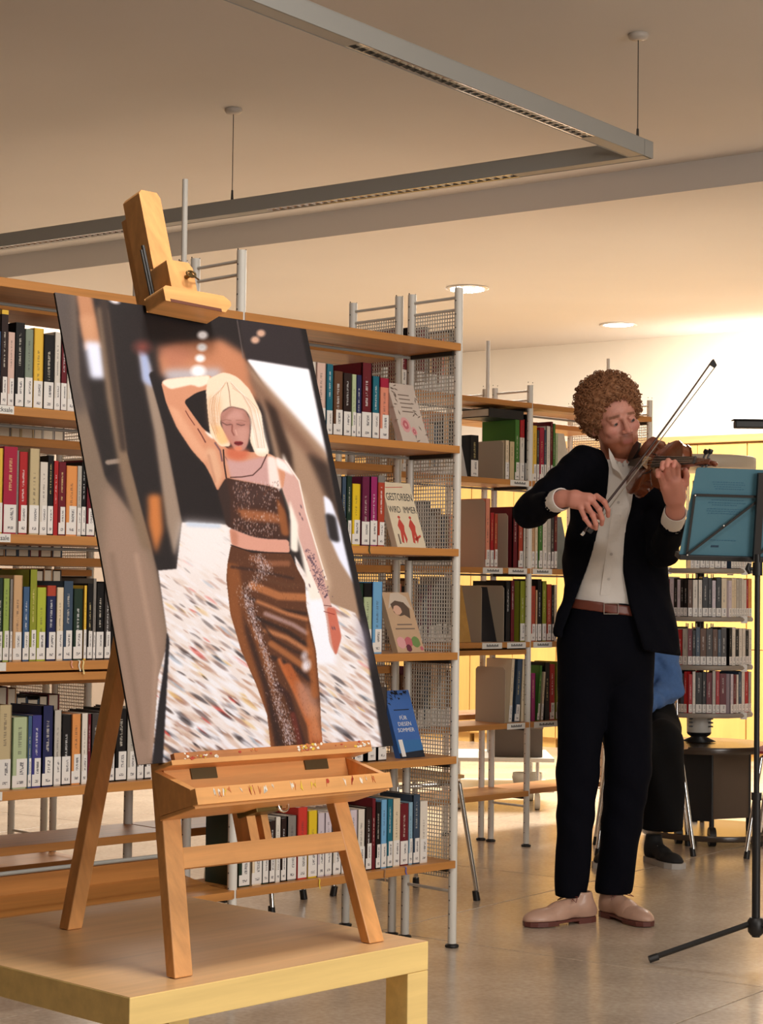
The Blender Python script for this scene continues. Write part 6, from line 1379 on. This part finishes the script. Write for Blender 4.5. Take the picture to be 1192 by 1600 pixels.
b = MB(); b.box((.0545, -.006, -.0065), (.062, .0095, .0065), fr=fr); b.box((-.012, -.017, -.005), (.001, -.007, .005), fr=fr); b.build('silver_fitting', M_chrome, BOW, bevel=.001)
b = MB(); b.box((.06, .0085, -.004), (BL_ - .012, .0092, .004), fr=fr); b.build('bow_hair', mat('bow_hair_white', (.6, .56, .5), .5), BOW)
b = MB(); b.hexa([fr(BL_ - .018, -.013, -.004), fr(BL_ + .006, -.013, -.004), fr(BL_ + .004, -.013, .004), fr(BL_ - .018, -.013, .004), fr(BL_ - .014, .0095, -.003), fr(BL_ - .002, .0095, -.003), fr(BL_ - .002, .0095, .003), fr(BL_ - .014, .0095, .003)]); b.build('bow_tip', M_ebony, BOW)

# ------------------------------------------------------------------ music stand with the blue folder
SY = 5.66
MST = thing('music_stand', 'black folding music stand in front of the violinist', 'music stand', tuple(ony(1181, 1445, SY).xy) + (0,))
TLf, BLf = ony(1088, 730, SY - .05), ony(1060, 869, SY + .03); TRf, BRf = TLf + Vector((.43, .10, -.004)), BLf + Vector((.46, .10, -.006))
nf = (TRf - TLf).cross(BLf - TLf).normalized(); nf = nf if nf.y < 0 else -nf      # towards the camera
def FQ(a, b_, c=0): return tuple((TLf * (1 - a) + TRf * a) * (1 - b_) + (BLf * (1 - a) + BRf * a) * b_ + nf * c)
FOL = thing('music_folder', 'blue music booklet lying open on the black stand, seen from behind', 'booklet', tuple(FQ(.25, 1, 0)))
M_bluec = mat('blue_card', s2l(72, 118, 136), .55, noise=.06, nscale=12)
rc = [(.0, .03), (.006, .008), (.02, 0), (.98, 0), (1, .02), (1, 1), (0, 1)]
b = MB(); b.prism(rc, .0, .002, FQ); b.build('cover', M_bluec, FOL)
b = MB(); b.prism([(a * .985 + .008, b_ * .985 + .008) for a, b_ in rc], -.006, -.0004, FQ); b.build('pages', mat('sheet_paper', (.72, .72, .68), .7), FOL)
M_blueink = mat('blue_print', s2l(44, 96, 124), .6); b = MB()
for j, (v0_, u0_, u1_) in enumerate(((.15, .13, .36), (.175, .14, .37), (.20, .15, .34), (.225, .16, .37), (.35, .15, .38), (.38, .13, .40), (.405, .16, .33), (.45, .13, .37), (.475, .13, .38), (.50, .14, .37), (.80, .19, .36))):
    x_ = u0_
    while x_ < u1_: w_ = random.uniform(.006, .018); b.prism([(x_, v0_), (x_ + w_, v0_), (x_ + w_, v0_ + .007), (x_, v0_ + .007)], .0021, .0024, FQ); x_ += w_ + .006
b.build('printed_lines', M_blueink, FOL)['kind'] = 'stuff'
b = MB()
for i in range(5): b.prism([(.205 + i * .011, .862), (.213 + i * .011, .862), (.213 + i * .011, .885), (.205 + i * .011, .885)], .0021, .0025, FQ)
b.build('printed_mark', mat('dark_print', s2l(20, 50, 78), .6), FOL)
def bar(name, p, q, w_=.0075, th=.0025, c=.010):
    P_1, P_2 = Vector(FQ(p[0], p[1], c)), Vector(FQ(q[0], q[1], c)); d = (P_2 - P_1).normalized(); sdv = d.cross(nf).normalized()
    b = MB(); b.hexa([tuple(P_1 - sdv * w_ / 2), tuple(P_2 - sdv * w_ / 2), tuple(P_2 + sdv * w_ / 2), tuple(P_1 + sdv * w_ / 2)] + [tuple(x + nf * th) for x in (P_1 - sdv * w_ / 2, P_2 - sdv * w_ / 2, P_2 + sdv * w_ / 2, P_1 + sdv * w_ / 2)]); return b.build(name, M_black, MST)
def uvF(px, py):
    p = hit(px, py, Vector(FQ(0, 0, .010)), nf); M = np.array([[*(TRf - TLf)], [*(BLf - TLf)], [*nf]]).T; s_ = np.linalg.solve(M, np.array(p - TLf)); return s_[0], s_[1]
u1, u2, u3, u4 = uvF(1085, 773), uvF(1072, 866), uvF(1186, 776), uvF(1168, 868)
bar('frame_bar', u1, u2); bar('frame_bar', u1, u3); bar('frame_bar', u2, uvF(1187, 777), c=.013); bar('frame_bar', (u3[0] + .02, u3[1]), (1 - .08, u1[1])); bar('frame_bar', (1 - .08, u1[1]), (1 - .05, 1.0)); bar('frame_bar', (u4[0], 1.0), (.95, u1[1]), c=.013)
for x_ in (u1, u2, uvF(1127, 820)):
    p = Vector(FQ(x_[0], x_[1], .0145)); b = MB(); b.tube([p, p + nf * .003], .0024, 8); b.build('rivet', M_chrome, MST)
b = MB(); b.box((-.0, .975, -.03), (1.0, 1.03, .012), fr=FQ); b.build('music_rest', M_black, MST, bevel=.001)
bar('centre_bar', uvF(1187, 738), uvF(1171, 872), w_=.022, th=.012, c=.016)
hub = ony(1181, 1440, SY); ptop = Vector(FQ(*uvF(1178, 866), .012))
b = MB(); b.tube([(hub.x, hub.y, hub.z - .045), (hub.x, hub.y, ony(1181, 1245, SY).z)], .0125, 12); b.build('outer_tube', M_black, MST)
b = MB(); b.tube([(hub.x, hub.y, ony(1181, 1255, SY).z), (hub.x, hub.y, ptop.z)], .0085, 12); b.build('inner_tube', M_black, MST)
b = MB(); b.tube([(hub.x, hub.y, ony(1181, 1250, SY).z), (hub.x, hub.y, ony(1181, 1238, SY).z)], .016, 12); b.build('tube_collar', M_black, MST)
kz = ony(1181, 889, SY).z; b = MB(); b.tube([(hub.x, hub.y, kz), (hub.x - .022, hub.y, kz + .0)], .005, 8); b.tube([(hub.x - .022, hub.y, kz - .014), (hub.x - .03, hub.y, kz), (hub.x - .024, hub.y, kz + .016)], [.006, .008, .006], 8); b.tube([(hub.x, hub.y, kz - .02), (hub.x, hub.y, kz + .02)], .015, 10); b.build('tilt_knob', M_black, MST)
b = MB(); b.lathe([(.016, hub.z - .04), (.024, hub.z - .03), (.026, hub.z + .0), (.018, hub.z + .012)], (hub.x, hub.y, 0), 16); b.build('leg_hub', M_black, MST)
for ft in (onz(1014, 1506), Vector((hub.x + .25, hub.y - .25, 0)), Vector((hub.x + .22, hub.y + .26, 0))):
    d = (Vector((ft.x, ft.y, .012)) - hub); b = MB(); b.tube([Vector((hub.x, hub.y, hub.z)) + d * .03, Vector((ft.x, ft.y, .014))], .0085, 4, smooth=False); b.build('leg', M_black, MST)
    b = MB(); e_ = Vector((ft.x, ft.y, .0125)); b.tube([e_ - d.normalized() * .028, e_], .011, 10); b.build('leg_cap', M_black, MST)
# clip lamp above the stand
lp0, lp1 = ony(1147, 664, SY - .02), ony(1260, 659, SY - .02)
LMP = thing('stand_lamp', 'black clip-on lamp head above the blue booklet, cut by the right edge', 'lamp', tuple(lp1))
b = MB(); b.box((lp0.x, lp0.y - .02, lp0.z - .010), (lp1.x, lp0.y + .02, lp0.z + .013)); b.build('lamp_head', M_black, LMP, bevel=.004)
b = MB(); b.box((lp0.x - .006, lp0.y - .024, lp0.z + .0135), (lp1.x, lp0.y + .024, lp0.z + .0165)); b.build('head_cover', M_black, LMP, bevel=.001)
cl = Vector(FQ(.62, -.02, .006)); b = MB(); b.tube([lp1 + Vector((-.01, 0, 0)), lp1 + Vector((.03, 0, -.01)), lp1 + Vector((.045, .0, -.06)), cl], .005, 8); b.build('gooseneck', M_black, LMP)
b = MB(); b.box((cl.x - .015, cl.y - .014, cl.z - .03), (cl.x + .015, cl.y + .014, cl.z + .012)); b.build('clip', M_black, LMP, bevel=.002)

# ------------------------------------------------------------------ seated listener behind the violinist
Y2 = 7.72
def QP(px, py, dy=0): return np.array(ony(px, py, Y2 + dy))
SIT = thing('person', 'seated person mostly hidden behind the violinist, blue denim sleeve, black trousers', 'person', (1.12, 7.75, 0))
skin2 = SKIN
HC2 = QP(992, 872, .16)
def body2(P):
    d = elld(P, HC2, (.075, .09, .105)); d = smin(d, elld(P, HC2 + V3(.0, -.03, -.06), (.05, .055, .055)), .03); d = smin(d, capd(P, HC2 + V3(0, -.075, .0), HC2 + V3(0, -.1, -.025), .01, .013), .01)
    d = smin(d, capd(P, HC2 + V3(0, .02, -.1), QP(994, 930, .18), .048, .055), .03); d = smin(d, scap(P, QP(996, 950, .18), QP(1000, 1110, .18), .12, .12, .75, Y2 + .18), .05)
    for a, b_, ra, rb in ((QP(955, 945, .18), QP(945, 1060, .1), .04, .035), (QP(945, 1060, .1), QP(958, 1105, -.12), .034, .024), (QP(1030, 948, .18), QP(1046, 1078, .1), .04, .035), (QP(1046, 1078, .1), QP(985, 1110, -.12), .034, .024)): d = smin(d, capd(P, a, b_, ra, rb), .02)
    return d
def hand2(c, s_):
    def fn(P):
        d = elld(P, c, (.035, .03, .022))
        for k in range(4): d = smin(d, capd(P, c + V3(s_ * .02, -.012 + .0 * k, .016 - .012 * k), c + V3(s_ * .06, -.02, .012 - .014 * k), .009, .007), .005)
        return smin(d, capd(P, c + V3(0, -.01, .015), c + V3(s_ * .03, -.03, .035), .010, .008), .006)
    return fn
v_, f_ = surf(body2, HC2 + V3(-.3, -.5, -.85), HC2 + V3(.35, .3, .2), .012); pc = [(v_, f_)]
for c_, s_ in ((QP(960, 1106, -.14), 1), (QP(982, 1112, -.14), -1)): pc.append(surf(hand2(c_, s_), c_ - .09, c_ + .09, .004))
tot = sum(len(p[0]) for p in pc); mesh_obj('body', pc, skinmat('skin_seated'), SIT, np.tile(skin2, (tot, 1)))
v_, f_ = surf(lambda P: smax(elld(P, HC2 + V3(0, .02, .02), (.085, .095, .105)), -elld(P, HC2 + V3(0, -.11, -.03), (.07, .07, .09)), .01), HC2 - .15, HC2 + .16, .008); mesh_obj('hair', [(v_, f_)], mat('dark_hair', (.05, .03, .02), .6), SIT)
def denim(P):
    d = scap(P, QP(996, 955, .18), QP(1000, 1105, .18), .135, .14, .75, Y2 + .18)
    for a, b_, ra, rb in ((QP(957, 948, .18), QP(945, 1060, .1), .055, .05), (QP(945, 1060, .1), QP(955, 1098, -.06), .048, .040), (QP(1028, 950, .18), QP(1047, 1075, .1), .056, .054), (QP(1047, 1075, .1), QP(1000, 1105, -.06), .052, .040)): d = smin(d, capd(P, a, b_, ra, rb), .025)
    return d + .004 * np.sin(P[:, 2] * 75 + P[:, 0] * 60 + 2 * np.sin(P[:, 1] * 40))
v_, f_ = surf(denim, HC2 + V3(-.3, -.4, -.75), HC2 + V3(.35, .3, -.08), .009); mesh_obj('denim_shirt', [(v_, f_)], mat('blue_denim', s2l(74, 112, 170), .8, noise=.25, nscale=60, bump=.2, bscale=150), SIT)
def trou2(P):
    d = scap(P, QP(998, 1120, .16), QP(1002, 1150, .12), .15, .15, .9, Y2 + .14)
    for a, b_, ra, rb in ((QP(975, 1150, .1), QP(990, 1160, -.22), .085, .07), (QP(990, 1160, -.22), QP(965, 1275, -.12), .068, .055), (QP(1028, 1142, .1), QP(1035, 1160, -.2), .092, .08), (QP(1035, 1160, -.2), QP(1036, 1288, -.04), .082, .085)): d = smin(d, capd(P, a, b_, ra, rb), .03)
    d += .005 * np.sin(P[:, 0] * 55 + P[:, 2] * 20); return smax(d, .135 - P[:, 2], .004)
v_, f_ = surf(trou2, (.85, 7.38, .1), (1.4, 8.05, .75), .011); mesh_obj('trousers', [(v_, f_)], mat('black_cloth', (.008, .008, .009), .9, spec=.15), SIT)
M_sneak = mat('black_canvas', (.014, .014, .015), .8); M_rub = mat('white_rubber', (.5, .48, .45), .6)
def sneaker(toe, heel):
    toe, heel = np.array(toe), np.array(heel); L_ = np.linalg.norm(toe - heel); ax_ = (toe - heel) / L_; sdv = V3(-ax_[1], ax_[0], 0); ori = heel
    fr = lambda x, y, z: ori + ax_ * x * L_ + sdv * y + V3(0, 0, z)
    o_ = [(0.0, 0), (.04, .026), (.3, .032), (.6, .044), (.8, .046), (.94, .032), (1, 0), (.94, -.032), (.8, -.046), (.6, -.044), (.3, -.032), (.04, -.026)]
    b = MB(); b.prism(o_, .0, .022, fr); b.build('shoe_sole', M_rub, SIT, bevel=.004)
    def fn(P):
        q = P - ori; Q = np.stack([q @ ax_, q @ sdv, q[:, 2]], 1); d = elld(Q, (L_ * .68, 0, .025), (L_ * .3, .042, .034)); d = smin(d, capd(Q, (L_ * .16, 0, .04), (L_ * .2, 0, .10), .034, .034), .02); d = smin(d, capd(Q, (L_ * .2, 0, .06), (L_ * .5, 0, .045), .034, .03), .02); return smax(smax(d, .0225 - Q[:, 2], .002), Q[:, 2] - .115, .003)
    v_, f_ = surf(fn, np.minimum(toe, heel) - V3(.07, .07, 0), np.maximum(toe, heel) + V3(.07, .07, .14), .006); s_ = mesh_obj('shoe', [(v_, f_)], M_sneak, SIT)
    b = MB()
    for k in range(4): b.tube([fr(.42 + .08 * k, -.018, .074 - .009 * k), fr(.44 + .08 * k, .018, .074 - .009 * k)], .0025, 5)
    b.build('laces', M_rub, s_)
sneaker((1.20, 7.52, 0), (1.10, 7.76, 0)); sneaker((.88, 7.50, 0), (.955, 7.74, 0))
for a_, c_ in (((1.117, 7.715, .06), QP(1036, 1290, -.04)), ((.94, 7.69, .06), QP(966, 1280, -.12))):
    pass
pp = QP(949, 1124, -.16); PAP = thing('paper', 'folded white programme sheet held by the seated person', 'paper', tuple(pp)); b = MB(); fr = lambda x, y, z: tuple(pp + V3(x * .9 + y * .4, z, y * .9 - x * -.45))
b.box((-.022, -.035, 0), (.02, .035, .0015), fr=fr); b.build('sheet', M_paper, PAP)
b = MB(); b.box((-.021, -.034, .0017), (.021, .033, .003), fr=fr); b.build('back_sheet', M_paper, PAP)
